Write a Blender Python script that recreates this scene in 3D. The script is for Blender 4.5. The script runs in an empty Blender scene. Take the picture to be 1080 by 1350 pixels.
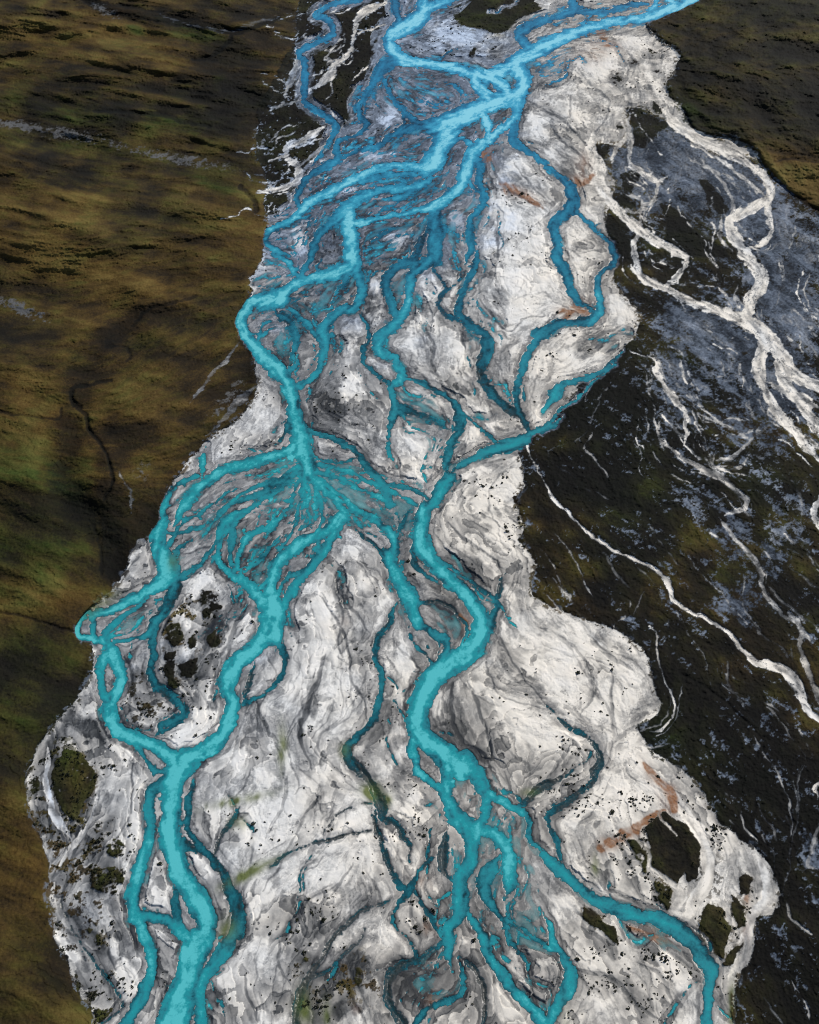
# Braided glacial river seen from the air: one graded terrain sheet cut into hillside, plateau,
# heath plain and riverbed, with carved channels, a water surface, and shrubs dotted on the bars.
import bpy, math, numpy as np
from math import radians, sin, cos, tan

rng = np.random.default_rng(11)
C = bpy.context.scene.collection

# ------------------------------------------------------------------ survey frame
# The survey map (units: map px, 1080 x 1350) is the ground seen from the flying height.
PW, PH = 1080.0, 1350.0
ALT, PITCH, FOVV = 400.0, radians(46.0), radians(46.0)
FPX = (PH / 2) / tan(FOVV / 2)
MARG, STEP = 150.0, 1.0
NU = int((PW + 2 * MARG) / STEP) + 1
NV = int((PH + 2 * MARG) / STEP) + 1
U1 = -MARG + STEP * np.arange(NU)
V1 = -MARG + STEP * np.arange(NV)
V, U = np.meshgrid(V1, U1, indexing='ij')
def ray(u, v):
    a = (u - PW / 2) / FPX; b = (PH / 2 - v) / FPX
    return a, cos(PITCH) + b * sin(PITCH), -sin(PITCH) + b * cos(PITCH)
def ground(u, v, z=0.0):
    dx, dy, dz = ray(u, v)
    t = (z - ALT) / dz
    return dx * t, dy * t
GX, GY = ground(U, V)
MPP = (np.gradient(GX[:, 0:2], axis=1)[:, 0] / STEP)           # metres per map px, per row (across)
MPY = -np.gradient(GY[:, 0]) / STEP                            # metres per map px, along
MB = MPP[int((PH + MARG) / STEP)]
REL = (MB / MPP)[:, None]                                      # size of one metre relative to the near edge
FORE = (MPP / MPY)[:, None]

# ------------------------------------------------------------------ raster helpers
def sm(a, b, x):
    t = np.clip((x - a) / (b - a), 0, 1)
    return t * t * (3 - 2 * t)
_fy = np.fft.fftfreq(NV)[:, None]; _fx = np.fft.rfftfreq(NU)[None, :]
def blur(a, s):                                                # s in map px
    s = s / STEP
    return np.fft.irfft2(np.fft.rfft2(a) * np.exp(-2 * (math.pi * s) ** 2 * (_fx ** 2 + _fy ** 2)), s=(NV, NU))
def hash2(ix, iy, seed):
    h = (ix.astype(np.int64) * 374761393 + iy.astype(np.int64) * 668265263 + seed * 982451653) & 0xFFFFFFFF
    h = ((h ^ (h >> 13)) * 1274126177) & 0xFFFFFFFF
    h = h ^ (h >> 16)
    return (h & 0xFFFF) / 65535.0 * 2 - 1
def vnoise(x, y, seed):
    ix = np.floor(x); iy = np.floor(y); fx = x - ix; fy = y - iy
    fx = fx * fx * fx * (fx * (fx * 6 - 15) + 10); fy = fy * fy * fy * (fy * (fy * 6 - 15) + 10)
    ix = ix.astype(np.int64); iy = iy.astype(np.int64)
    a = hash2(ix, iy, seed); b = hash2(ix + 1, iy, seed); c = hash2(ix, iy + 1, seed); d = hash2(ix + 1, iy + 1, seed)
    return (a + (b - a) * fx) * (1 - fy) + (c + (d - c) * fx) * fy
def fbm(x, y, scale, seed, octv=4, gain=.5):
    o = 0; amp = 1; tot = 0
    ca, sa = cos(.6), sin(.6)
    x = x / scale; y = y / scale
    for k in range(octv):
        o = o + amp * vnoise(x, y, seed + 17 * k); tot += amp; amp *= gain
        x, y = (x * ca - y * sa) * 2.03 + 7.1, (x * sa + y * ca) * 2.03 - 3.7
    return o / tot * 1.6
OFF = dict(A1=(0, 0), B1=(360, 0), C1=(720, 0), A2=(0, 340), B2=(360, 340), C2=(720, 340),
           A3=(0, 680), B3=(360, 680), C3=(720, 680), A4=(0, 1010), B4=(360, 1010), C4=(720, 1010))
def parse(text):
    out = []
    for ln in text.strip().splitlines():
        t = ln.split('#')[0].split()
        if not t: continue
        ox, oy = (0, 0); k = 1.0
        if t[0] in OFF: (ox, oy) = OFF[t[0]]; k = 1 / 3.0
        pts = [tuple(float(q) for q in p.split(',')) for p in t[2:]]
        out.append((float(t[1]), [(ox + p[0] * k, oy + p[1] * k) + ((p[2] * k,) if len(p) > 2 else ()) + tuple(p[3:]) for p in pts]))
    return out
def spline(pts, n=5):
    P = np.array([p[:3] for p in pts], float)
    if len(P) < 3: return P
    Q = np.vstack([2 * P[0] - P[1], P, 2 * P[-1] - P[-2]])
    out = []
    for i in range(1, len(Q) - 2):
        a, b, c, d = Q[i - 1:i + 3]
        for t in np.linspace(0, 1, n, endpoint=False):
            out.append(.5 * (2 * b + (c - a) * t + (2 * a - 5 * b + 4 * c - d) * t * t + (3 * b - a - 3 * c + d) * t ** 3))
    out.append(P[-1]); out = np.array(out); out[:, 2] = np.maximum(out[:, 2], .8)
    return out
def stamp(strokes, reach=9.0, tangents=None, wmin=0.0, wk=1.0):
    """greatest (half width - distance) over the strokes, the value of the winning stroke, and its half width"""
    D = np.full((NV, NU), -reach); S = np.zeros((NV, NU)); Hw = np.ones((NV, NU))
    for val, pts in strokes:
        P = spline(pts)
        for (x0, y0, w0), (x1, y1, w1) in zip(P[:-1], P[1:]):
            w0 = max(w0 * wk, wmin); w1 = max(w1 * wk, wmin)
            r = max(w0, w1) / 2 + reach
            i0 = max(0, int((min(x0, x1) - r + MARG) / STEP)); i1 = min(NU, int((max(x0, x1) + r + MARG) / STEP) + 2)
            j0 = max(0, int((min(y0, y1) - r + MARG) / STEP)); j1 = min(NV, int((max(y0, y1) + r + MARG) / STEP) + 2)
            if i1 <= i0 or j1 <= j0: continue
            dx, dy = x1 - x0, y1 - y0; L2 = dx * dx + dy * dy + 1e-9
            uu = U1[None, i0:i1]; vv = V1[j0:j1, None]
            t = np.clip(((uu - x0) * dx + (vv - y0) * dy) / L2, 0, 1)
            d = np.hypot(uu - x0 - t * dx, vv - y0 - t * dy)
            hw = (w0 + (w1 - w0) * t) / 2; f = hw - d
            s = D[j0:j1, i0:i1]; m = f > s
            s[m] = f[m]; S[j0:j1, i0:i1][m] = val; Hw[j0:j1, i0:i1][m] = hw[m]
            if tangents is not None:
                L = math.sqrt(L2); g = max(w0, w1) + 4
                ci, cj = int(((x0 + x1) / 2 + MARG) / STEP), int(((y0 + y1) / 2 + MARG) / STEP)
                if 0 <= ci < NU and 0 <= cj < NV:
                    tangents[0][cj, ci] += (dx * dx - dy * dy) / L2 * L * g
                    tangents[1][cj, ci] += 2 * dx * dy / L2 * L * g
                    tangents[2][cj, ci] += L * g
    return D, S, Hw
def poly(pts):
    tog = np.zeros((NV, NU + 1), np.int32)
    P = np.array([p[:2] for p in pts]); Q = np.roll(P, -1, 0)
    for (x0, y0), (x1, y1) in zip(P, Q):
        if y0 == y1: continue
        if y0 > y1: x0, y0, x1, y1 = x1, y1, x0, y0
        j = np.arange(max(0, math.ceil((y0 + MARG) / STEP)), min(NV, math.ceil((y1 + MARG) / STEP)))
        if len(j) == 0: continue
        x = x0 + (V1[j] - y0) / (y1 - y0) * (x1 - x0)
        c = np.clip(np.ceil((x + MARG) / STEP), 0, NU).astype(int)
        np.add.at(tog, (j, c), 1)
    return (np.cumsum(tog, 1)[:, :NU] % 2).astype(float)
def polys(text, edge=1.2):
    m = np.zeros((NV, NU))
    for val, pts in parse(text):
        m = np.maximum(m, val * poly(pts))
    return blur(m, edge)
def blobs(text):                                               # soft additive patches: u,v,ru,rv,amount(,angle deg)
    o = np.zeros((NV, NU))
    for ln in text.strip().splitlines():
        if not ln.strip(): continue
        q = [float(t) for t in ln.split(',')]
        a = radians(q[5]) if len(q) > 5 else 0
        x = (U - q[0]) * cos(a) + (V - q[1]) * sin(a); y = -(U - q[0]) * sin(a) + (V - q[1]) * cos(a)
        o += q[4] * np.exp(-((x / q[2]) ** 2 + (y / q[3]) ** 2))
    return o

# ------------------------------------------------------------------ survey: channels  (sheet, silt load, u,v,width ...)
WATER = """
B1 .5 400,-60,18 340,0,18 250,12,20 190,40,26 170,62,22 215,80,24 238,120,22 215,150,24 150,178,22 100,210,20 125,245,26 128,300,24 122,360,24 125,400,22 165,435,24 210,462,26 245,495,30 235,540,26 205,590,22 160,650,14
B1 .5 470,-80,30 480,0,30 485,40,30 495,75,24
B1 1 680,-460,50 600,-180,40 600,-80,40 595,0,40 590,50,60 560,85,70 510,110,70 460,150,42 470,190,50 500,230,50 560,245,40 640,258,35 720,270,40 790,290,40 860,310,40 910,345,45 935,380,40 900,405,40
B1 .9 790,290,30 810,340,40 850,385,50
B1 .8 760,-60,30 700,0,30 640,20,40 600,30,40
B1 1 1080,180,60 1020,210,60 960,240,50 920,270,50 860,290,36 830,283,14
B1 1 960,240,50 962,270,60 985,300,60 990,340,50 970,375,60 920,390,70 860,410,60 800,435,70 740,465,80 680,500,90 690,530,90 660,580,70 640,630,80 600,665,66
B1 .75 690,490,70 640,500,70 600,490,30
B1 .5 600,495,40 530,510,36 470,535,26 420,575,24 380,585,18 300,610,16 255,630,14
B1 .55 1080,75,26 1000,110,40 975,140,40 1010,185,30
B1 1 985,370,40 970,400,36 960,460,30 900,510,30 850,555,36 800,590,50 775,640,50 755,700,50 740,740,45 690,780,45 640,820,50 580,830,26 480,850,24 400,868,24 330,885,30 300,870,40
B1 1 830,450,34 850,500,30 850,545,30
B1 .7 780,570,20 730,545,14 690,540,14
B1 .45 960,420,28 955,480,26 945,540,26 950,560,30 990,590,25 1040,620,20 1080,650,18
B1 .4 1000,380,16 975,450,14 955,540,20
B1 .9 640,640,60 600,670,50 540,655,30 460,660,26 380,680,30 320,710,34 250,745,34 180,780,36 130,810,36 100,850,30 40,890,28 0,905,26
B1 .5 375,490,20 340,530,16 260,560,22 250,600,28 255,630,26 200,660,30 150,690,26 110,740,26 95,790,24 110,810,20
B1 .45 490,235,50 430,270,50 400,320,30 370,370,24 340,420,22 345,460,20 375,490,20
B1 .5 430,300,14 480,400,18 520,440,26 560,480,30 600,500,30
B1 .4 520,440,16 515,490,14 500,520,14
B1 .3 660,235,8 700,200,8 745,190,8
B1 .35 710,330,8 740,360,10 740,400,8
B1 .8 640,700,30 570,735,36 500,745,30 440,750,30 370,770,36 310,810,50 270,850,60 250,880,36
B1 1 300,850,56 300,900,60 310,950,60 310,1020,60
B1 .5 250,850,36 210,890,36 180,930,34 160,980,34 150,1020,34
B1 .6 560,690,26 460,695,24 390,705,24 350,720,24
B1 .6 430,790,18 500,780,24 560,750,18
B1 .55 640,830,50 640,880,60 650,920,60 640,960,50 640,1020,60
B1 .4 680,900,30 730,935,16
B1 .4 600,930,36 580,970,30 560,1020,24
B1 .5 790,600,20 820,660,30 815,720,24 835,790,26 810,830,30 780,870,24 780,920,36 790,970,30 770,1020,30
B1 .4 780,640,10 770,690,10 780,730,10 815,760,14
B1 .2 360,980,8 430,930,10 500,890,10
A1 .8 1100,895,26 1055,930,24 1060,965,24 1090,990,24 1150,1015,22
C1 1 1250,-450,50 960,-190,46 760,-70,40 600,-10,40 540,20,40 450,50,40 380,75,32 280,85,30 200,100,36 120,130,40 60,150,50 0,185,60
C1 1 470,-50,20 440,0,20 430,30,24 400,55,20
C1 .9 480,0,16 510,12,12
C1 .5 110,-60,30 100,0,30 110,40,40 60,60,30 0,80,24
C1 .45 130,45,26 250,45,22 330,20,22 400,15,20
C1 .4 200,40,10 150,90,10 110,130,14
C1 .4 90,260,10 70,310,8 0,335,8
C1 .5 0,660,22 40,690,24 80,720,30 100,760,44 105,810,50 60,860,40 30,890,40 40,950,36 50,1020,30
C1 .45 115,800,16 130,850,12 190,900,16 250,960,22 275,1020,26
B2 1 310,0,60 310,30,66 240,60,50 160,80,44 100,95,40 60,125,50 30,160,60 0,175,50 -50,185,50
B2 .8 0,-15,20 40,0,20 80,40,24 100,80,24
B2 .5 150,0,24 120,50,20 100,80,20
B2 .4 190,0,14 170,60,12
B2 .7 60,190,20 130,260,24 170,310,22 200,340,20
B2 .5 20,220,44 70,250,40 90,320,26 80,380,26 90,420,24 60,450,24 40,460,24
B2 .7 330,50,40 345,90,36 350,150,40 320,195,36 260,215,36 210,260,40 190,300,40 210,320,30 200,370,32 180,430,28 150,480,22 100,510,24
B2 .3 300,70,24 280,110,20 300,130,14
B2 .3 240,200,8 230,170,8 270,100,10
B2 1 -30,390,46 0,415,50 30,460,56 60,500,56 80,560,56 82,600,56 100,680,64 120,760,70 140,820,66 145,850,56
B2 .3 55,640,18 50,690,16 20,730,16
B2 .45 130,680,16 200,700,20 270,730,20 330,770,20 370,830,24 420,880,30 450,930,40 460,980,30
B2 .35 460,900,20 520,910,20 580,930,16 615,955,12
B2 .35 150,750,8 180,790,12 250,810,14 330,790,12
B2 .7 640,0,44 590,30,40 550,70,40 540,130,36 530,190,30 510,230,40 470,270,44 430,310,44 410,350,40 440,380,40 480,390,24 490,420,34 510,460,40 500,490,36 470,510,24 475,560,30 490,600,44 480,620,40 465,660,20 455,720,18 460,770,16 475,800,14
B2 .4 560,15,36 500,30,36 460,70,36 440,110,34 465,170,34 480,220,34 500,240,30
B2 .35 340,220,12 385,300,10 360,360,18 360,410,16 400,450,14 450,490,16 470,510,16
B2 .5 520,475,20 600,500,18 670,540,20 720,580,26 740,640,40 735,680,36 710,730,30 690,790,30 685,850,24
B2 .35 510,600,30 590,620,20 660,650,16 700,680,16
B2 .4 690,560,10 780,640,10 840,690,12 880,730,16
B2 .2 630,40,12 660,80,12 690,120,10 740,80,8 740,10,8
B2 .2 690,120,14 660,160,18 650,190,14 690,230,12 740,245,16
B2 .35 810,-20,26 800,20,26 790,60,28 750,120,28 735,180,30 735,230,30 790,270,34 835,310,40 850,360,50 830,410,50 820,460,36 850,510,36 890,560,30 930,600,36 980,620,30 995,650,24 1010,685,16
B2 .5 1130,260,40 1080,295,40 1040,330,30 1010,380,30 985,440,30 965,500,26 960,560,24 980,620,24
B2 .3 990,500,10 995,570,10
C2 .45 40,-20,34 40,0,40 75,60,40 90,110,30 125,170,30 160,195,20 195,220,20
C2 .5 275,-10,26 270,20,22 230,50,20 205,90,24 205,130,24
C2 .85 205,120,24 210,180,30 205,225,36 175,255,40
C2 .4 175,250,40 120,255,34 60,262,30 0,285,36 -40,305,36
C2 .5 300,375,12 275,400,16 230,440,22 150,480,26 60,500,24
C2 .7 90,490,20 45,520,40 25,555,44 0,590,30
C2 .45 270,425,8 190,490,10 125,560,12 60,600,18 30,640,20 -20,690,20
B2 .6 1140,640,20 1110,665,22 1080,675,22 1020,695,18 990,720,40 940,740,50 870,760,40 800,790,26 740,820,26 700,850,24
B2 .8 695,870,50 670,910,54 640,960,44 610,990,44 600,1020,50 590,1060,54
A2 1 1130,135,50 1080,155,50 1010,170,40 960,220,40 955,270,44 980,320,40 1020,370,50 1060,420,50 1100,450,50
A2 .7 985,300,14 1040,305,12 1080,280,14
A2 .6 1010,330,14 1040,270,14 1075,250,20
A2 .9 1180,740,40 1140,765,36 1080,785,40 1000,810,40 930,830,44 870,850,40 800,900,40 750,950,50 700,1040,44
A2 .8 810,770,26 800,810,30 800,850,30
A2 .75 780,860,20 720,890,20 680,920,24 655,970,26 645,1030,26
A2 .5 1200,870,20 1080,890,30 1040,930,24 980,950,20 900,980,20 860,1020,20
A3 1 650,10,36 625,80,60 630,130,60 650,190,70 660,240,80 620,275,60 560,310,36 500,345,36 430,375,30 380,385,24 340,390,20 310,440,22 320,475,26 370,490,24 430,520,40 460,580,56 480,640,44 465,690,44 440,740,56 430,780,60 460,840,60 520,880,60 600,900,50 660,940,60 700,985,60
A3 .6 690,260,50 690,300,60 660,360,36 610,430,44 580,470,30 520,490,20 450,500,16
A3 .45 600,440,36 600,490,30 605,550,30 590,600,30 610,660,36 650,700,40 700,730,40 725,775,44 690,810,50 650,830,36 620,870,24
A3 .8 370,400,24 370,450,24 380,490,24
A3 .6 560,350,14 520,380,14 460,420,24 420,460,24 430,500,20
A3 .5 590,320,10 520,370,10
A3 .8 430,540,30 400,590,40 395,640,30 410,700,40 425,740,40
A3 .6 520,900,24 570,960,20 610,1020,18
A3 .1 475,760,10 530,840,8 590,880,8
A3 1 1080,330,50 1070,380,70 1060,450,66 1000,530,60 930,590,70 900,650,70 900,700,60 920,760,56 900,830,56 860,890,60 790,940,60 720,985,70
A3 .85 980,-20,30 900,20,40 870,70,36 860,130,26 870,190,30 920,230,30 960,260,40 1010,310,50 1050,360,60
A3 .6 920,40,36 920,110,30 910,160,20 930,225,20
A3 .7 1080,40,30 1000,70,30 960,120,24 940,190,20 930,230,20
A3 .6 1080,120,30 1030,170,24 980,215,14
A3 .7 1090,220,30 1040,280,24 1010,300,20
A3 .4 760,90,18 700,130,20 690,170,24 700,230,30
A3 .6 860,80,16 810,170,20 760,215,24 710,245,24
A3 .4 960,740,16 1030,715,16 1080,685,16
A3 .2 1010,590,20 980,680,20 960,740,16
A3 .5 870,0,10 800,40,14 700,70,14 650,60,14
B3 .9 280,0,50 250,30,50 200,70,40 140,90,44 70,140,44 20,190,50 0,240,50 -10,300,50
B3 .7 240,60,30 230,90,36 190,150,36 150,200,40 110,240,36 60,330,30 30,380,26
B3 .6 130,230,16 60,240,20 20,320,20
B3 1 0,330,50 20,400,60 0,480,60 -40,500,60
B3 .3 20,500,26 50,560,24 40,620,20 0,670,16
B3 .9 310,-30,30 370,0,30 420,30,30 470,80,40 480,130,40 460,170,56 480,220,50 520,290,60 545,340,66 550,380,50 580,430,36
B3 .3 540,-20,14 520,20,16 500,60,16
B3 .3 310,40,10 360,80,12 410,120,14 440,160,16
B3 .35 490,350,24 460,420,26 415,480,26 400,560,20 430,620,26 435,670,26 410,750,26 390,810,26 340,870,30 295,920,36 310,970,40 350,1020,30
B3 .7 580,430,34 640,470,26 690,500,22 690,560,22 680,600,22
B3 .5 540,430,12 560,510,14 610,560,16 650,600,14
B3 .6 590,430,24 660,480,34 690,500,26 680,560,26 670,600,26
B3 .2 580,340,18 680,350,14 730,390,12 770,460,10 720,570,12
B3 1 600,-30,50 590,0,54 580,60,56 590,120,70 630,190,50 690,250,56 760,310,56 800,360,60 830,420,64 810,500,80 760,550,80 690,590,90 630,650,90 590,720,90 575,790,80 580,850,90 620,900,80 690,960,90 760,1000,90
B3 .9 555,840,36 555,940,38 575,1020,36
B3 .2 555,150,20 565,200,24 600,235,14 650,260,8
B3 .35 640,160,14 700,200,14 780,260,14 880,325,20 875,380,36 850,430,50
B3 .1 910,240,16 890,320,16
C3 .2 0,750,10 80,830,14 150,870,14 200,920,20 215,960,26 190,1010,30
A4 1 740,-20,100 690,40,90 680,100,70 675,200,70 670,290,80 700,380,76 740,470,80 790,550,90 820,630,80 790,690,100 760,760,100 740,850,100 710,930,110 680,1020,120 640,1150,130 600,1400,130
A4 .75 690,40,44 620,80,44 590,110,40 590,180,40 590,260,44 570,350,50 545,430,56 525,510,56 530,580,52 560,650,46 590,720,46 600,790,40 580,860,50 550,930,50 510,1000,50 460,1120,50 400,1400,60
A4 .75 560,590,44 640,600,44 700,640,44 740,680,44
A4 .5 570,560,8 640,580,10 700,610,10
A4 .5 590,0,14 640,30,20 690,40,20
A4 .4 760,60,28 745,150,30 735,230,24 770,300,24 840,370,26 890,440,36 920,520,44 945,590,50 940,660,56
A4 .7 940,640,40 900,710,50 850,780,50 800,850,46 790,920,44 790,1020,50 780,1150,60
A4 .2 720,310,36 770,330,26
A4 .25 690,470,14 690,540,36 700,600,30
A4 .2 935,190,30 910,240,20 870,280,16 850,350,14
A4 .05 240,530,10 300,670,10 360,760,12 430,850,14 475,920,14 470,970,14 420,1010,14
B4 .2 330,0,30 380,60,30 410,110,44 430,160,50 430,200,40 480,230,30 540,310,20 545,370,14
B4 .25 405,170,24 405,240,24 430,300,26 450,370,26 480,440,20 520,490,26 560,450,24 590,400,14 640,360,10
B4 .3 540,480,36 490,560,18 470,620,16 530,680,12 560,740,24 560,770,26
B4 .2 560,500,16 620,590,14 650,650,16
B4 .9 560,0,30 600,50,30 650,80,30 690,130,40 720,190,60 770,240,80
B4 1 690,-20,60 690,60,50 690,130,40
B4 .8 760,-20,80 820,60,60 850,110,40 900,140,30 960,170,26 1010,190,24
B4 .75 840,110,40 840,200,40 800,260,44
B4 .8 820,245,50 870,270,50 910,310,50 935,370,50 940,450,50 930,490,36
B4 .75 770,240,70 790,330,56 770,400,56 740,450,56 740,520,60 730,600,50 700,640,50 695,710,44 700,770,40
B4 .6 880,380,60 840,440,60 830,480,50 850,530,36 900,590,26 990,650,24 1080,700,24
B4 .6 900,580,20 915,640,16 930,700,14
B4 .8 770,590,36 820,660,36 850,740,40 900,820,40 960,900,40 1020,960,44 1060,1010,60 1090,1060,60 1110,1200,60 1080,1500,70
B4 .1 690,250,16 680,300,24 670,350,46 680,420,24 710,450,20
B4 .6 930,230,20 940,290,20
B4 .6 1010,200,30 1010,280,26 1060,340,24 1100,380,40
B4 .2 1160,40,20 1110,60,24 1050,90,36 1000,140,26 970,165,20
B4 .4 930,690,14 1000,770,20 1010,830,16
B4 .2 690,660,20 640,720,20 580,760,30 520,780,30 470,820,36 450,900,36 470,950,30 510,1010,40 520,1080,40 540,1300,40 500,1500,40
B4 .5 740,780,20 750,860,20 740,910,24 680,930,24 620,960,24 570,1010,30 550,1100,30 545,1300,30
B4 .1 760,770,20 790,790,20 830,870,24 840,930,26 830,1000,24
B4 .05 440,540,14 340,590,16 260,660,18 190,760,18 140,840,18 110,890,24 90,960,26 80,1060,26 60,1300,26 90,1500,26
B4 .02 140,850,10 230,790,10 320,710,10 370,640,8
B4 .02 0,390,12 80,330,10 200,300,12 300,270,8 390,250,8
B4 .02 200,270,10 240,200,12 300,165,10 370,150,8
C4 .2 220,0,20 160,80,24 80,140,26 10,190,24 10,240,20 40,300,24 60,370,30
C4 .65 -20,350,34 0,370,40 60,420,48 110,460,42 180,520,44 260,560,50 360,590,54 450,610,60 520,650,60 580,700,54 640,790,60 650,830,50 635,900,36 640,1020,40 640,1150,40 670,1300,44 690,1500,44
C4 .8 0,600,24 20,660,24 50,720,30 90,800,46 90,870,56 60,930,50 10,1000,50 -20,1060,60
C4 .8 0,710,24 60,735,30
X .85 405,622,12 420,640,9 440,658,7 455,676,9
X .8 408,622,10 430,640,7 450,655,6 463,670,8
X .75 400,620,10 388,650,6 372,680,6 350,695,8
X .7 398,615,9 370,645,6 345,660,6 327,673,8
X .7 398,612,8 360,635,6 320,650,6 290,680,6 268,705,6
X .75 412,620,9 450,632,6 490,650,6 520,668,6
X .7 410,610,8 455,620,5 500,640,5 550,665,5
X .7 402,625,8 395,665,5 385,700,5 370,725,6
X .75 410,625,8 420,660,6 425,690,5 400,720,6
X .6 300,650,5 270,672,6 240,690,6 222,720,6
X .6 370,640,5 330,668,5 300,700,5 282,740,5
"""
# thin clear rills and damp runnels on the bars
RILLS = """
B2 .6 610,290,14 640,350,14 630,420,10 660,490,8 690,540,6
B2 .6 745,300,8 760,360,8
B2 .8 820,170,8 860,220,10 930,290,6 1000,240,6 1080,230,6
B2 .5 560,440,8 600,470,8 640,530,8
B2 .5 505,500,6 540,540,8 600,600,8 660,640,8
B2 .5 340,200,10 380,260,8 400,240,6
B2 .5 880,400,8 900,450,8 930,520,8
B3 .8 690,30,10 750,90,10 830,140,8 900,200,8
B3 .7 890,470,10 950,580,8 1020,680,7 1080,750,6
B3 .8 710,680,20 705,780,16 740,880,16 830,940,12 870,1000,10
B3 .8 770,660,8 800,720,12 850,860,12 860,960,14
B3 .8 190,320,8 260,430,10 290,520,10 310,640,12 350,720,8 370,800,8
B3 .7 200,570,24 150,720,20 110,830,18 120,920,12 150,1000,8
B3 .6 310,360,16 350,410,8 380,460,6
B3 .6 300,260,8 290,320,10 320,380,8
B3 .6 0,870,16 30,940,18 40,1020,20
B3 .5 840,580,6 880,690,6 950,730,6 1080,770,6
C3 .7 60,480,14 150,570,12 190,680,14 140,790,10
C3 .7 260,620,8 260,720,12 265,800,14 270,870,20
C3 .6 180,500,20 280,570,18 340,610,10
C3 .5 190,700,12 240,750,10 260,800,10
C3 .5 100,900,20 50,980,16 20,1020,12
C3 .4 420,830,30 330,850,20 270,890,24
A3 .6 740,150,10 830,120,8
A3 .6 960,310,10 970,360,14 930,440,18 900,560,14 860,640,10
A3 .5 1010,740,10 1050,820,14 1070,870,14
A3 .5 540,170,8 480,240,8
A4 .7 520,-20,8 520,60,8 515,180,8
A4 .5 180,30,20 190,130,18 230,240,16 260,320,16
A4 .5 390,120,14 350,220,14 300,330,14 270,440,14 240,540,10
A4 .5 420,640,8 430,720,8 450,800,8
A4 .6 970,830,10 985,920,10 1020,1000,10
A4 .5 1000,470,20 970,560,20
B4 .6 110,210,8 180,130,20 190,180,10
B4 .6 100,490,8 80,540,20 130,640,10
B4 .6 30,700,14 20,780,10 70,860,8
B4 .6 310,390,10 260,470,10 220,520,6
B4 .6 280,850,10 330,940,12 370,1010,12
B4 .5 380,430,8 420,500,10 440,540,10
B4 .6 920,30,6 940,90,10 950,130,10
B4 .6 610,830,10 650,800,10 680,780,10
B4 .6 540,870,8 590,920,10 600,990,10
C4 .6 120,800,20 250,830,18 330,920,14 450,1010,16
C4 .6 370,780,14 450,820,14 490,900,12 500,1000,12
C4 .5 150,640,16 240,700,16 270,750,12
C4 .5 300,320,12 350,420,14 380,530,14
C4 .5 460,200,6 540,280,6 570,320,6
C4 .5 210,400,10 230,480,10 350,540,8
C1 .7 0,440,8 60,470,8 120,530,7 170,590,7
C1 .6 20,480,12 60,560,10 130,610,8 190,680,7
C1 .5 95,390,10 90,460,10 30,490,8
C1 .5 120,260,8 180,340,10 250,400,8 230,480,8 170,550,6
C1 .5 320,200,8 350,250,10 340,300,8
B1 .7 1000,390,8 1040,420,8 1080,440,8
B1 .7 860,640,12 900,720,10 960,770,8 1080,830,7
B1 .7 960,650,8 1010,720,8 1080,790,7
B1 .6 890,840,10 890,940,10 890,1020,10
B1 .5 530,170,8 600,230,6 680,250,5 800,270,5
B1 .5 590,350,10 640,390,12 690,410,8
"""
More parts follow.
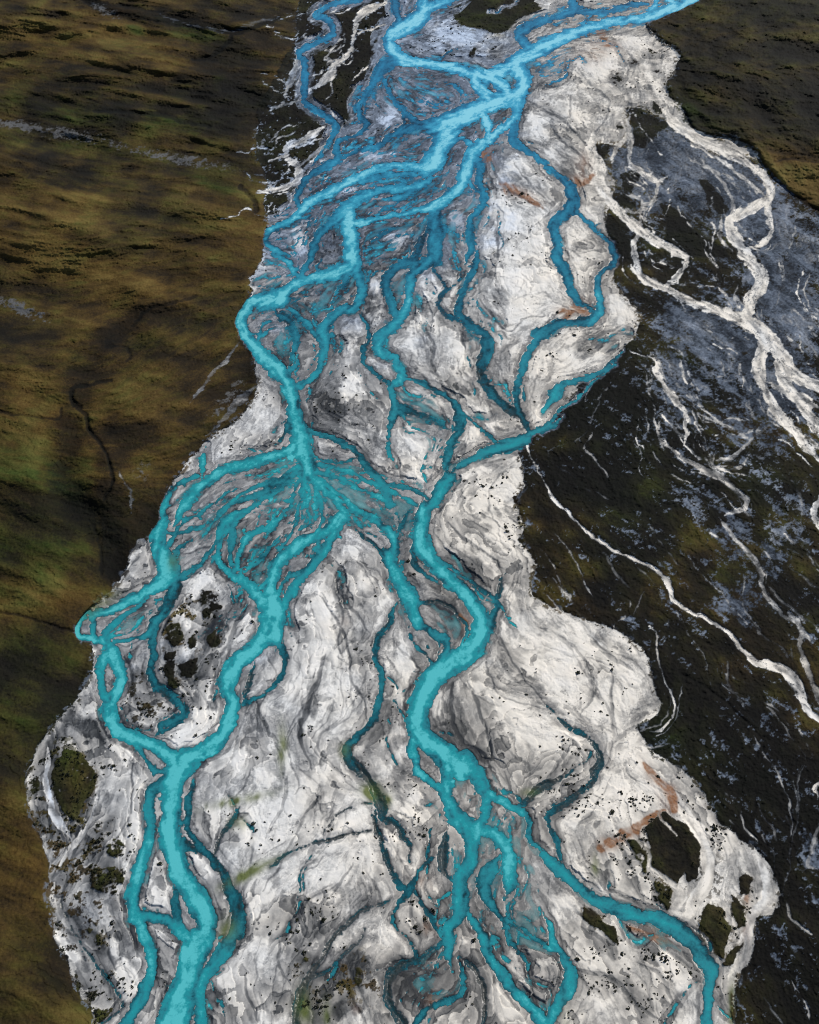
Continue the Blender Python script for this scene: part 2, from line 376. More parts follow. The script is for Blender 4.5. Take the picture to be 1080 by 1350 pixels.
# shallow sheets of water: polygons
WASH = """
B2 .6 480,480 560,470 760,560 760,700 700,800 560,720 490,620
B2 .5 740,-20 820,-20 860,300 900,560 1000,640 900,640 800,480 720,220
B3 .55 480,330 620,340 760,420 740,600 560,600
B3 .5 520,-20 900,330 860,420 640,230 560,160
B2 1 20,770 120,700 190,800 300,800 380,860 430,960 520,930 610,960 600,1060 480,1080 300,1060 0,1060 -60,1000 -20,860
B2 .8 490,600 560,600 660,650 740,690 690,760 640,740 590,700 530,650
B2 .8 450,80 520,50 540,120 520,220 470,200 450,130
B2 .8 -20,220 80,210 110,300 80,420 20,400
B1 .9 570,690 700,650 760,720 700,790 600,760 540,730
B1 .8 570,900 620,850 700,880 740,940 700,1020 600,1040 560,960
B1 .9 400,220 500,220 510,260 440,330 400,320
B1 .7 350,700 560,670 640,700 600,760 440,770 350,760
B1 .6 890,280 940,300 950,330 900,320 870,300
B1 .6 530,480 620,470 640,540 560,560 490,600 470,560
C1 .8 0,190 100,150 100,250 60,320 0,330
C1 .7 20,20 420,10 420,50 280,75 60,130 20,90
B4 1 720,230 860,230 960,320 970,480 900,560 1080,680 1080,720 900,640 800,640 720,620 700,560 730,420
B4 .7 470,790 570,760 680,650 740,760 770,880 700,960 560,1010 450,960
B4 .6 930,480 1000,560 1080,600 1080,700 960,600
A3 .7 740,0 1080,0 1080,260 1010,280 930,200 860,180 850,60 700,130 690,40
A3 .8 450,450 560,340 690,260 720,320 620,430 500,500
A4 .8 530,660 640,690 700,760 690,800 620,800 560,740
A4 .8 820,640 940,600 920,720 800,800 790,730
B3 .7 -20,60 250,20 240,110 120,260 20,280 -40,180
B3 .8 580,400 700,440 720,540 670,610 600,560
C4 .6 330,590 520,610 620,720 640,830 560,780 440,700
B1 .8 560,480 640,470 780,560 740,700 700,900 560,1020 320,1020 380,860 340,820 200,900 120,1020 20,980 60,880 200,760 380,660
B1 .72 110,740 250,600 360,510 480,500 560,560 540,650 380,680 250,740 130,800
B1 .66 400,230 520,250 760,310 800,400 620,470 480,440 340,470
B1 .72 760,560 900,520 960,560 820,760 860,860 760,1020 660,1020 760,780
B2 .72 0,-20 340,-20 360,160 220,330 60,470 0,380 -60,200
B2 .62 430,0 660,0 560,120 520,240 440,260
A2 .6 640,1020 720,880 900,830 1080,800 1080,1020
A3 .6 720,-20 860,-20 860,100 720,240 680,130
A3 .5 480,480 600,420 640,500 560,560
B4 .7 540,-20 900,-20 1020,200 1080,400 1080,720 860,700 700,640 660,520 700,400 640,200
C2 .9 150,260 200,270 200,320 130,340 120,370
C2 .6 190,280 280,310 270,370 200,360
C4 .4 140,480 330,520 480,580 350,590 200,540
"""
DAMP = """
B3 .5 190,180,20 230,230,60 270,290,60 310,330,40 400,310,30
B3 .7 90,440,50 130,470,60 120,500,20
B3 .8 215,580,30 185,640,44 150,720,40 120,800,30 105,870,20
B3 .6 190,700,16 160,800,20
B3 .7 710,680,50 720,780,80 760,880,80 830,960,60
B3 .5 650,850,50 700,930,40 760,990,40
B3 .6 680,180,50 760,190,60 860,250,60 880,290,30
B3 .5 520,40,40 510,150,40 540,220,40 620,280,30 680,330,40 720,400,40
B3 .6 960,350,30 1040,420,40 1080,450,30
B3 .55 900,500,40 960,600,60 1040,700,60
B3 .6 460,760,60 430,850,60 390,920,40 350,960,30
B3 .6 640,350,60 660,400,60 740,470,50
B3 .5 340,480,60 360,560,40
B4 .6 100,230,20 170,130,24 200,110,20
B4 .8 100,750,60 150,770,60
B4 .9 330,760,60 360,830,80 330,930,80 260,980,60
B4 .6 420,500,60 350,560,60 200,650,60 100,700,40
B4 .5 460,570,60 480,620,60
B4 .5 620,330,50 600,380,30
B4 .6 880,720,60 1000,620,60
B4 .4 590,640,60 600,660,50
B4 .6 500,860,80 600,900,80
B4 .6 60,620,30 30,700,20
B4 .6 220,830,70 240,840,70
B4 .6 480,70,40 520,30,30
A4 .7 140,100,60 150,250,50
A4 .8 340,250,60 400,330,80 430,420,90 380,480,80
A4 .6 250,450,60 260,460,50
A4 .7 300,580,50 360,680,60 420,740,30
A4 .6 450,140,70 440,240,50
A4 .6 330,880,70 340,890,70
A4 .7 320,130,40 310,170,30
A4 .6 640,420,70 640,500,60
A4 .6 620,850,50 640,780,50
A4 .6 840,470,80 870,560,40
A4 .5 820,740,50 810,760,40
A4 .6 800,200,50 840,300,40
A4 .5 940,60,70 880,50,60
A4 .5 860,880,50 870,930,40
A4 .7 990,900,40 1000,980,50
A3 .8 690,450,80 680,560,80 720,640,70 800,560,80 840,460,70 820,340,60
A3 .6 930,340,60 940,440,50
A3 .6 560,620,70 560,720,70 640,760,50
A3 .7 230,860,60 200,960,50
A3 .8 280,800,50 350,850,60 400,960,60
A3 .5 540,360,50 560,400,40
A3 .6 1000,760,50 1020,850,60
A3 .5 470,600,30 520,560,50
C3 .5 20,440,40 100,520,30
C3 .7 150,580,24 190,640,24
C3 .6 210,490,30 290,560,40 360,620,30
C3 .6 430,740,40 430,680,30 360,800,30
C3 .7 190,700,40 130,760,30
C3 .6 260,680,20 265,830,24
C3 .6 100,960,60 150,930,40 60,1000,60
C4 .6 110,120,60 40,200,40
C4 .6 240,380,40 260,500,30
C4 .5 30,470,60 50,500,40
C4 .7 170,680,50 260,740,40
C4 .6 300,860,60 400,960,60
C4 .5 140,820,40 240,900,50
C4 .5 540,920,50 560,960,40
C4 .5 360,460,60 370,480,50
C4 .6 700,930,60 710,960,40
C4 .6 390,660,50 480,690,30
B2 .7 140,230,80 110,290,60
B2 .7 170,500,80 220,560,90 260,640,70 200,660,60 130,600,60
B2 .6 400,150,50 390,220,40
B2 .6 440,380,40 430,440,40
B2 .6 590,640,50 680,640,40
B2 .6 400,720,60 370,790,50
B2 .8 900,150,50 900,180,40
B2 .7 620,380,24 630,440,24
B2 .7 690,470,40 760,530,24
B2 .5 20,580,50 20,620,40
B2 .6 220,760,50 260,770,50
B2 .5 800,850,16 900,800,20
B1 .7 700,620,60 740,600,50
B1 .7 560,590,60 600,560,50
B1 .7 780,510,50 800,500,40
B1 .7 900,440,50 890,470,40
B1 .7 230,920,50 240,950,40
B1 .6 500,380,40 680,340,60
B1 .7 900,310,40 1040,260,60
B1 .7 560,770,50 480,780,40
B1 .7 420,880,40 380,940,40
B1 .6 1000,760,40 950,700,20
B1 .5 560,300,40 680,300,50
C1 .7 280,320,50 290,340,40
C1 .6 430,275,50 460,280,30
C1 .6 430,215,40 480,210,20
C1 .6 60,430,40 30,440,30
C1 .6 90,680,50 60,600,40
C1 .7 340,240,40 350,250,30
C1 .7 120,990,50 100,1010,40
C2 .7 200,320,80 150,370,60
C2 .6 60,250,40 100,270,30
C2 .5 150,60,40 170,120,30
"""
CREST = """
B3 1 300,140,50 320,145,40
B3 .7 160,340,50 200,400,80 180,500,90 100,640,60
B3 .8 260,560,50 270,680,60 260,800,50
B3 .8 350,260,50 370,270,40
B3 .9 440,340,50 470,310,40
B3 .9 500,720,50 520,640,60 500,560,50 540,500,30
B3 .9 640,680,40 650,780,26
B3 .9 780,670,40 810,680,30
B3 .9 930,300,40 980,400,60 1060,500,60
B3 .8 880,720,60 960,820,90 1040,880,80
B3 .8 500,850,40 440,890,30
B3 .8 520,920,50 440,1000,40
B3 1 240,960,40 200,1010,40
B3 .8 880,20,80 920,100,80
B3 .8 790,100,30 850,180,20
B4 .6 40,180,110 110,120,90 170,60,60
B4 1 160,90,30 190,50,30
B4 1 20,260,26 15,300,20
B4 .9 300,330,60 380,350,60 390,430,24
B4 1 230,520,16 220,470,20 300,400,16
B4 .55 80,440,90 200,430,110 330,400,90
B4 1 540,180,60 560,120,40
B4 .9 460,290,30 480,330,20
B4 .9 350,920,40 400,850,40
B4 .8 400,660,40 440,690,20
B4 1 950,740,50 985,850,30
B4 .9 740,690,40 770,700,30
B4 .7 880,900,60 940,980,60
B4 .9 720,340,24 725,360,20
B4 .9 280,660,40 240,700,40
A4 .9 500,400,30 510,440,20
A4 .9 230,680,20 260,720,30 300,760,50
A4 1 500,800,60 520,860,60 490,910,40
A4 .9 450,700,30 450,740,30
A4 .7 540,200,30 530,330,40
A4 1 1040,40,60 1060,60,50
A4 1 960,280,60 1000,230,90 1040,300,60
A4 .8 860,220,30 840,250,20
A4 .9 1000,570,50 1060,500,60
A4 .8 860,860,40 880,840,30
A4 .7 1040,720,80 1020,800,50
A3 1 700,890,70 760,850,80 820,790,40
A3 1 740,440,50 700,380,40
A3 1 800,250,60 760,300,40
A3 .9 540,90,50 530,110,40
A3 1 650,760,30 620,780,20
A3 .9 720,540,30 770,520,40
A3 .8 960,450,40 950,480,30
A3 1 950,950,50 930,990,40
A3 .9 470,920,40 500,960,40
C3 1 40,500,110 100,560,90 40,640,110
C3 .9 160,640,40 120,680,40
C3 .9 250,560,50 330,620,50
C3 .9 320,720,80 240,680,40
C3 1 20,900,70 60,860,50
C3 .9 200,770,40 210,800,30
C3 1 340,880,50 300,940,60
C4 1 110,220,60 180,150,60 250,200,60
C4 1 260,60,60 320,120,60
C4 .9 100,540,50 50,540,50
C4 1 480,780,70 540,860,70
C4 .9 180,800,40 130,760,30
C4 1 870,520,40 860,560,40
C4 1 120,400,40 130,440,30
C4 .9 260,400,40 270,440,30
B2 .9 400,100,60 430,160,40
B2 1 300,540,50 330,470,50 350,520,40
B2 1 600,100,60 630,130,50
B2 .9 560,280,50 600,250,40
B2 1 740,360,50 770,420,40
B2 .8 700,330,30 680,300,20
B2 .9 570,540,50 640,580,50
B2 .9 540,700,50 620,760,60 570,860,60
B2 .9 780,700,50 800,680,40
B2 .9 860,660,40 840,620,30
B2 1 980,200,110 960,100,90
B2 1 1040,440,60 1060,380,40
B2 .9 900,330,40 880,300,40
B2 .9 740,620,30 780,610,30
B2 .9 900,920,80 800,980,60
B2 .9 960,820,40 970,870,40
B2 1 1050,620,50 1080,630,40
B2 .9 300,340,40 290,370,40
B1 .9 380,620,50 460,600,40
B1 .9 470,440,40 450,480,30
B1 .7 640,370,60 600,400,50
B1 .7 620,100,50 760,170,60
B1 1 930,880,80 880,800,60
B1 1 1000,640,60 940,660,40
B1 1 1040,480,60 1060,520,50
B1 .9 480,960,50 520,930,40
B1 .9 300,750,40 280,760,30
B1 .9 100,910,50 110,980,60
B1 .8 720,860,50 730,890,40
C1 1 150,240,60 200,280,60 260,230,60
C1 .9 60,420,60 140,470,50
C1 1 500,180,60 520,240,40
C1 .9 400,290,30 460,370,30
C1 .9 20,620,50 40,640,40
C1 .9 150,840,60 190,860,40
C1 .9 310,160,40 350,150,40
C1 .9 60,140,30 20,150,20
C2 .9 270,180,60 310,240,60
C2 1 90,400,70 60,460,50
C2 .9 100,310,50 120,300,40
C2 1 120,40,30 130,80,30
"""
PALE = """
B2 1 1000,730,6 1020,790,8 1050,840,8 1090,912,10
C3 .5 960,380,8 1010,440,10 1060,520,10
C1 1 190,520,30 180,600,40 210,660,56 210,720,56 250,790,36 300,850,36 360,900,40 400,930,40 470,970,36 550,1010,36
C1 .8 380,915,20 350,960,24 350,1020,26
C1 .8 330,440,14 320,540,20 280,580,20 260,640,16
C1 .8 310,480,24 335,540,24 330,640,18 380,680,24 440,720,24 470,700,16
C1 .8 440,730,14 430,790,16 380,820,16 370,880,16
C1 .7 330,770,14 380,790,14 360,840,12 310,830,10
C1 1 480,430,30 500,480,40 560,520,50 650,570,36 740,620,36 820,660,30 880,720,36 880,780,40 800,830,40 730,870,40 740,930,50 790,1000,40
C1 .9 880,780,24 880,850,24 890,920,20 850,970,20 800,980,16
C1 .7 620,640,14 700,720,16 740,800,16 730,860,16
C1 .8 560,560,14 700,640,14 800,720,12 860,770,10
C1 .7 690,870,20 690,940,16 740,1000,14
C2 1 350,-20,30 355,0,30 370,60,30 420,100,36 480,125,30 550,165,36 640,195,40 720,220,40 790,245,50 850,290,60 920,370,60 960,440,60 1030,490,50 1080,510,50 1250,570,50
C2 .9 500,-10,16 550,0,20 545,40,24 510,80,26 480,110,24
C2 1 780,-10,44 800,0,50 850,60,50 850,110,56 810,160,50 800,220,44
C2 1 870,310,50 850,380,50 840,430,50 860,500,30 880,560,40 930,630,44 990,690,40 1020,740,40 1080,790,30 1200,880,30
C2 .9 930,420,60 950,500,50 1000,570,40 1060,650,50 1080,670,40 1250,790,40
C2 .8 830,410,16 820,450,14 850,510,16
C2 .8 890,500,30 960,530,30 1020,560,30 1080,590,24
C2 .6 760,110,10 750,150,12 790,190,12
C2 1 340,370,12 430,405,14 440,450,24 460,500,24 510,560,30 545,610,20 555,680,24 550,730,16
C2 .6 500,670,20 530,700,16 550,710,12
C2 .7 450,650,10 440,700,10 480,750,14 560,800,20 650,850,26 720,890,26 790,950,22 780,990,22 720,1010,16
C2 .5 720,890,16 760,930,16 770,970,14
C2 .5 600,610,8 700,660,10 790,710,14
C2 .6 880,670,12 810,720,14 740,790,16 680,800,12
C2 .5 660,790,14 660,840,14
C2 1 0,900,10 40,960,12 90,1010,12
C2 .6 180,700,10 150,750,8 190,790,6 240,860,5
C2 .5 175,500,8 160,560,6
C2 .9 1090,930,24 1060,1000,24 1075,1060,30
C2 .7 880,560,8 880,640,8
C2 .5 670,590,6 720,560,6
C3 1 90,0,12 150,50,12 240,120,14 360,180,16 440,220,20 490,280,20 500,330,16 570,380,18 650,420,20 730,470,22 780,530,24 830,580,30 890,590,40 960,620,36 1010,690,34 1030,760,30 1080,800,30 1200,860,30
C3 .6 700,20,20 740,80,14 800,140,20 840,200,24 850,260,20 890,340,18 950,395,20 1010,440,22 1005,510,18 1030,600,22 1080,720,22 1180,860,20
C3 .7 960,640,10 990,690,10 1000,720,10
C3 .8 410,440,6 440,470,8 440,560,10 470,640,8 500,720,8 500,790,8 450,845,12 390,865,8
C3 .25 240,150,8 280,230,10 350,300,8
C3 .3 880,280,8 960,360,8 1080,450,8
C3 .3 960,200,6 1040,260,8 1080,290,8
C3 .25 720,580,6 730,680,6 870,880,6
C3 .5 380,310,8 350,380,6
C4 .8 1100,40,20 1070,80,20 1075,110,14
C4 .6 1100,220,20 1060,290,14 1040,390,16 1080,410,16
C4 .7 775,170,8 780,240,10 830,290,8
C4 .5 950,540,12 970,600,10 1040,660,8
C4 .35 860,280,8 900,350,10 900,410,8
C4 .3 870,920,8 930,1010,8
B1 .8 420,20,40 370,40,36 330,80,20 320,150,16 300,210,16 235,270,26 230,295,40 180,335,20 140,360,14
B1 .9 430,100,12 340,130,10
B1 .9 370,270,10 320,310,10
B1 .8 200,500,26 130,550,24 60,580,30 60,630,20 100,660,30 90,720,24 0,750,16 -60,760,12
B1 .9 100,580,10 190,550,10
B1 .7 250,530,20 180,600,18 150,620,16 110,650,14
B1 .7 40,620,16 0,630,14
B1 .6 100,200,10 80,300,30 60,340,40
B1 .5 0,430,8 60,410,10 110,390,10
B1 .6 240,240,14 210,230,10 260,160,8
A2 .42 950,330,10 900,400,12 840,460,14 760,570,8
A2 .42 1000,520,30 940,570,36 900,620,20 830,690,14
A2 .4 470,860,10 520,930,10 520,1020,8
A1 .2 350,0,14 410,35,14
A1 .2 640,60,10 730,90,8 900,125,10 1000,90,14 1090,70,14
A3 .5 520,150,20 560,100,24 580,150,14
A4 .8 190,-60,24 185,60,24 200,150,30 240,230,36 270,270,30
A4 .7 380,140,16 350,240,20 300,300,24 250,370,20
C4 1 380,-20,20 430,40,30 500,110,36 560,190,36 620,280,40 640,340,40
C4 .9 640,340,40 640,440,50 600,520,56 560,590,36 520,580,30
C4 .8 500,570,30 540,500,34 420,400,10
C4 .8 840,380,36 870,450,40 880,530,44 830,580,44 800,650,40 790,740,40 740,820,34
C4 .7 700,540,20 720,580,20 730,620,14
C4 .7 700,720,8 760,690,8 780,660,8
C4 .6 340,260,20 400,330,14 410,390,12
C4 .6 450,200,8 520,270,8
"""
BED = """
X 1 420,-160 398,-60 396,0 390,45 388,80 360,140 337,167 340,207 353,240 347,267 353,287 348,320 344,345 328,367 329,377 335,387 322,403 312,420 313,433 325,453 338,473 335,487 340,503 337,523 325,537 313,553 290,567 272,583 247,607 230,633 217,657 212,680 203,700 197,713 182,722 172,732 167,747 153,770 147,780 118,803 112,813 100,830 107,843 120,847 122,867 123,887 115,903 97,927 73,953 50,980 43,1000 36,1015 33,1030 40,1067 50,1097 63,1130 65,1157 62,1180 70,1207 72,1240 87,1263 97,1290 107,1317 120,1330 122,1352 130,1520 960,1520 970,1350 968,1303 977,1287 990,1263 997,1230 1000,1210 1020,1207 1028,1193 1027,1170 1017,1143 1000,1123 973,1100 947,1080 937,1063 927,1040 913,1023 897,1010 860,990 845,973 840,957 867,943 872,930 863,907 857,877 848,857 833,843 803,827 763,813 720,795 703,787 697,768 703,757 707,743 693,723 685,713 693,693 688,680 687,677 677,657 693,640 690,617 683,593 700,573 720,563 740,540 760,520 763,507 783,500 810,480 817,463 830,453 843,433 848,413 833,403 820,383 808,372 817,340 815,340 802,307 798,293 810,253 813,237 793,217 775,193 790,190 825,195 828,160 825,143 845,143 880,160 915,190 945,205 1000,210 1040,230 1080,270 1180,330 1180,-160
"""
PLATEAU = """
X 1 1080,-170 980,-60 918,0 853,30 857,40 880,57 898,73 890,97 878,107 882,127 900,140 903,160 920,175 947,180 973,183 997,200 1010,220 1030,240 1050,260 1080,283 1250,370 1250,-170
"""
ISLES = """
B1 .8 110,150 60,200 -60,430 -70,620 -20,720 -40,800 -20,860 30,830 100,740 150,690 200,620 240,500 270,480 330,460 395,330 400,230 440,130 420,100 470,40 460,-60 130,-60
B1 1 130,20 300,0 340,20 330,70 310,140 290,200 210,260 160,300 150,330 240,310 330,230 320,160 420,110 440,130 400,230 395,320 335,420 325,460 270,480 240,470 150,390 140,300 130,240 180,190 240,160 250,120 235,80 190,60
B1 1 100,0 160,0 160,40 150,70 200,90 220,130 140,170 95,190 90,80
B1 1 0,440 60,420 110,410 180,460 200,490 130,540 40,590 0,640
B1 1 100,590 200,540 150,610 110,630
B1 1 150,640 110,720 100,700 130,650
B1 1 0,760 80,740 90,790 20,830 -30,850
B1 1 395,430 420,405 450,430 410,452
B1 1 770,210 790,190 810,185 795,235 775,230
B1 1 693,25 715,-90 1060,-90 1035,0 1065,40 900,135 800,115 735,95 710,60
C1 .8 318,425 360,425 420,460 500,490 450,520 410,560 390,590 320,580 345,520 330,480
C1 1 170,580 260,570 240,610 220,650
C1 .9 410,395 440,410 465,450 430,440
C1 .8 280,490 310,490 300,515 280,515
C1 1 290,690 370,665 375,690 340,760 310,760
C1 .7 260,780 320,760 365,800 340,830 280,820
C1 .9 600,700 650,720 730,830 680,850 640,800
C1 1 450,800 540,840 580,900 620,930 700,980 740,1020 520,1020 470,960 480,890
C1 1 240,900 270,885 330,950 345,1020 285,1020
C1 .5 400,180 430,190 440,210 410,215
C1 .5 420,275 470,265 480,295 430,300
C1 .5 320,220 370,245 370,265 320,250
C1 .5 250,290 290,280 310,330 270,350
A3 1 215,960 260,918 300,930 350,970 375,1010 380,1060 365,1090 330,1140 300,1210 250,1170 210,1100 205,1010
A3 .8 790,290 835,290 850,360 830,410 790,390
A3 .7 660,430 710,420 730,480 690,520 655,490
A3 .8 740,480 770,460 780,520 750,530
A3 .9 820,450 870,430 875,500 840,540 815,500
A3 .8 650,540 700,530 690,640 720,680 680,690 645,620
A3 .9 700,590 790,560 780,620 720,650
A3 .6 840,300 880,350 870,430 850,380
A4 .5 360,400 440,370 490,440 470,500 370,510
A4 .7 110,60 160,40 160,110 120,120
A4 .5 400,300 470,270 500,330 430,370
A4 .5 350,600 400,640 390,720 340,660
A4 .5 360,960 460,900 470,960 380,1020
A4 .4 300,830 350,850 350,910 300,890
C4 1 390,240 470,180 540,210 600,270 620,330 600,440 560,470 550,400 520,480 470,440 415,400 410,320
C4 .7 320,290 390,270 410,340 400,440 360,370
C4 1 150,530 210,580 230,620 270,640 285,710 220,660 140,600
C4 1 590,650 640,540 700,560 710,620 730,640 700,770 660,750 600,690
C4 1 765,440 795,420 815,440 800,510 770,500
C4 .9 730,490 790,560 790,640 750,650 740,560
C4 .8 690,790 780,680 770,740 740,800
C4 .6 430,440 500,480 510,560 480,580 430,520
B4 .5 80,740 150,760 140,800 90,800
B4 .5 320,780 370,820 350,900 320,860
"""
# ------------------------------------------------------------------ rasterise
tang = [np.zeros((NV, NU)) for _ in range(3)]
def taper(strokes):
    """strands that end on open gravel thin out to nothing; strands that join another keep their width"""
    S = [spline(p, 3) for _, p in strokes]; out = []
    for k_, (val, pts) in enumerate(strokes):
        pts = [list(p) for p in pts]
        for e in (0, -1):
            x, y, w = pts[e][:3]
            if not (-20 < x < 1100 and -20 < y < 1370): continue
            free = True
            for j_, Q in enumerate(S):
                if j_ == k_: continue
                if (np.hypot(Q[:, 0] - x, Q[:, 1] - y) < Q[:, 2] / 2 + 3.5).any(): free = False; break
            if free and len(pts) > 1:
                n_ = pts[1 if e == 0 else -2]
                L = math.hypot(n_[0] - x, n_[1] - y) + 1e-6; ex = min(1.1 * w, 14)
                m_ = [x * .75 + n_[0] * .25, y * .75 + n_[1] * .25, w * .75]
                pts[e] = [x, y, w * .45]
                tip = [x + (x - n_[0]) / L * ex + rng.normal(0, 1.5), y + (y - n_[1]) / L * ex, .8]
                if e == 0: pts[1:1] = [m_]; pts[:0] = [tip]
                else: pts[-1:-1] = [m_]; pts.append(tip)
        out.append((val, [tuple(p) for p in pts]))
    return out
water_s, rill_s, pale_s = taper(parse(WATER)), taper(parse(RILLS)), taper(parse(PALE))
WD, WS, WH = stamp(water_s, 14.0, tang, 0, 1.12)
MD, MS, _ = stamp(parse(DAMP), 12.0)
KD, KS, _ = stamp(parse(CREST), 12.0)
RD, RS, RH = stamp(rill_s, 8.0, tang)
PD, PS, PH_ = stamp(pale_s, 8.0, tang)
wash = polys(WASH, 5)
plateau = polys(PLATEAU, 1.0)
bed = np.clip(sum(blur(poly(p), 1.6) for _, p in parse(BED)), 0, 1) * (1 - plateau)
isles = polys(ISLES, 1.5)
del tang[3:]
# flow orientation everywhere (double-angle average of the traced channels, small to large scale)
q0 = 0; q1 = 0
for s, wgt in ((10, 1.), (35, .6), (110, .3)):
    b = blur(tang[2], s) + 1e-4 * blur(tang[2], s).max()
    q0 = q0 + wgt * blur(tang[0], s) / b; q1 = q1 + wgt * blur(tang[1], s) / b
ang = .5 * np.arctan2(q1, q0)
leftside = (U < 700 - .25 * V) & (bed < .5)
side = blur(leftside.astype(float), 6)
hill_ang = radians(12) + radians(14) * sm(200, 800, V) - radians(48) * np.exp(-((U - 210) / 130) ** 2 - ((V - 480) / 150) ** 2)
c2, s2 = np.cos(2 * ang) * (1 - side) + np.cos(2 * hill_ang) * side, np.sin(2 * ang) * (1 - side) + np.sin(2 * hill_ang) * side
ang = .5 * np.arctan2(s2, c2)
wob = fbm(GX, GY, 26, 5, 3)
onplain = blur(((bed < .5) & ~leftside & (plateau < .5)).astype(float), 5)
ang = ang + (.38 - .18 * side - .24 * onplain) * wob
FX = np.cos(ang).astype(np.float32); FY = np.sin(ang).astype(np.float32)

def lic(chans, length, n=14):
    """average the given noise rasters along the flow; length in near-edge map px"""
    h = (length / n / STEP * REL).astype(np.float32)
    acc = [c.copy() for c in chans]; J0, I0 = np.meshgrid(np.arange(NV, dtype=np.float32), np.arange(NU, dtype=np.float32), indexing='ij')
    for sgn in (1, -1):
        x, y = I0.copy(), J0.copy(); dx, dy = FX * sgn, FY * sgn
        for k in range(n):
            x += dx * h; y += dy * h
            i = np.clip(x + .5, 0, NU - 1).astype(np.int32); j = np.clip(y + .5, 0, NV - 1).astype(np.int32)
            idx = j * NU + i
            for a, c in zip(acc, chans): a += c.ravel()[idx] * (1 - (k + 1) / (n + 2))
            nx, ny = FX.ravel()[idx], FY.ravel()[idx]
            f = np.where(nx * dx + ny * dy < 0, -1, 1).astype(np.float32)
            dx, dy = nx * f, ny * f
    return [(a - a.mean()) / a.std() for a in acc]
f32 = lambda a: a.astype(np.float32)
def threads(n, where, seed, wob_m, wob_a, lmin, lmax, wmin, wmax, vmin, vmax):
    """thin strands that follow the flow downstream from random starts; sizes in near-edge map px"""
    r = np.random.default_rng(seed)
    a = ang + wob_a * fbm(GX, GY, wob_m, seed, 2)
    tx, ty = np.cos(a), np.sin(a)
    p = np.maximum(where, 0).ravel() / (REL * np.ones((1, NU))).ravel() ** 1.2; p = p / p.sum()
    k = r.choice(NV * NU, n, p=p)
    y, x = [q.astype(float) for q in np.divmod(k, NU)]
    L = r.uniform(lmin, lmax, n); w = wmin + (wmax - wmin) * r.random(n) ** 2; val = r.uniform(vmin, vmax, n)
    step = 7.0; rel = REL[:, 0]
    px_, py_ = None, None; paths = [[] for _ in range(n)]; done = np.zeros(n)
    for it in range(int(lmax / step) + 1):
        i = np.clip(x, 0, NU - 1).astype(int); j = np.clip(y, 0, NV - 1).astype(int)
        dx, dy = tx[j, i], ty[j, i]
        if px_ is None: f = np.where(dy < 0, -1, 1)
        else: f = np.where(dx * px_ + dy * py_ < 0, -1, 1)
        dx, dy = dx * f, dy * f; px_, py_ = dx, dy
        for q in np.nonzero(done < L)[0]:
            tt = min(done[q] / L[q], 1)
            paths[q].append((U1[0] + x[q] * STEP, V1[0] + y[q] * STEP, w[q] * rel[j[q]] ** .7 * (.35 + 1.3 * math.sqrt(max(tt * (1 - tt), 0)) )))
        h = step * rel[j]
        x = x + dx * h / STEP; y = y + dy * h / STEP; done = done + step
        out_ = (x < 0) | (x >= NU) | (y < 0) | (y >= NV); done[out_] = 1e9
    return [(v, p_) for v, p_ in zip(val, paths) if len(p_) > 2]
# the burst of rills where the trunk channel spills over its fan
fan = []
rf = np.random.default_rng(5)
for q in range(50):
    th = radians(rf.uniform(8, 176)); R_ = rf.uniform(50, 150) * (1 - .25 * abs(cos(th)))
    x0, y0 = 403 + rf.normal(0, 5), 590 + rf.uniform(0, 34)
    x1, y1 = x0 + R_ * cos(th) * 1.1, y0 + 12 + R_ * sin(th) * .85
    bx_, by_ = x0 + (x1 - x0) * .35 + rf.normal(0, 7), y0 + (y1 - y0) * .55 + rf.normal(0, 7)
    ww = rf.uniform(1.2, 3.4)
    pts = []
    for t in np.linspace(0, 1, 7):
        pts.append(((1 - t) ** 2 * x0 + 2 * t * (1 - t) * bx_ + t * t * x1 + rf.normal(0, 1.2), (1 - t) ** 2 * y0 + 2 * t * (1 - t) * by_ + t * t * y1 + rf.normal(0, 1.2), ww * (1.25 - .8 * t)))
    fan.append((rf.uniform(.75, 1.1), pts))
on_bed = bed * (WD < -2)
wet_s = fan + threads(320, np.clip(wash - .3, 0, 1) * bed, 201, 14, .8, 50, 190, 1.2, 3.4, .35, .8) + threads(170, np.clip(wash - .3, 0, 1) * bed, 202, 9, 1.1, 30, 110, 1.2, 3.0, .3, .7) + threads(70, np.exp(np.clip(WD, -14, 0) / 6) * bed, 203, 12, .9, 50, 160, 1.3, 3.2, .2, .5)
dry_s = threads(330, on_bed, 211, 18, .6, 60, 190, 1.2, 4.4, .3, .75) + threads(200, on_bed, 212, 10, .9, 30, 100, .8, 2.0, .35, .8)
TD, TS, TH = stamp(wet_s, 8.0)
TD = TD - 16 * (1 - sm(.5, .9, blur(bed, 3)))
D2, S2, H2 = stamp(dry_s, 6.0)
take = D2 > RD; RD = np.where(take, D2, RD); RS = np.where(take, S2 * .68, RS)
take = TD > WD; WS = np.where(take, TS, WS); WH = np.where(take, TH, WH); WD = np.maximum(WD, TD)
pl_ = (bed < .5) & (U > 700 - .25 * V) & (plateau < .5)
vein = threads(130, pl_ * 1., 221, 18, .5, 60, 220, .7, 1.8, .2, .6) + threads(130, (pl_ & (U > 820) & (V < 620)) * 1., 222, 14, .7, 60, 200, .8, 2.4, .35, .9) + threads(60, ((U < 470) & (U > 350) & (V < 285) & (bed > .6)) * 1., 223, 8, 1.0, 60, 190, 1.3, 3.6, .45, .95)
VD, VS, _ = stamp(vein, 8.0)
take = VD > PD; PS = np.where(take, VS, PS); PD = np.maximum(PD, VD)
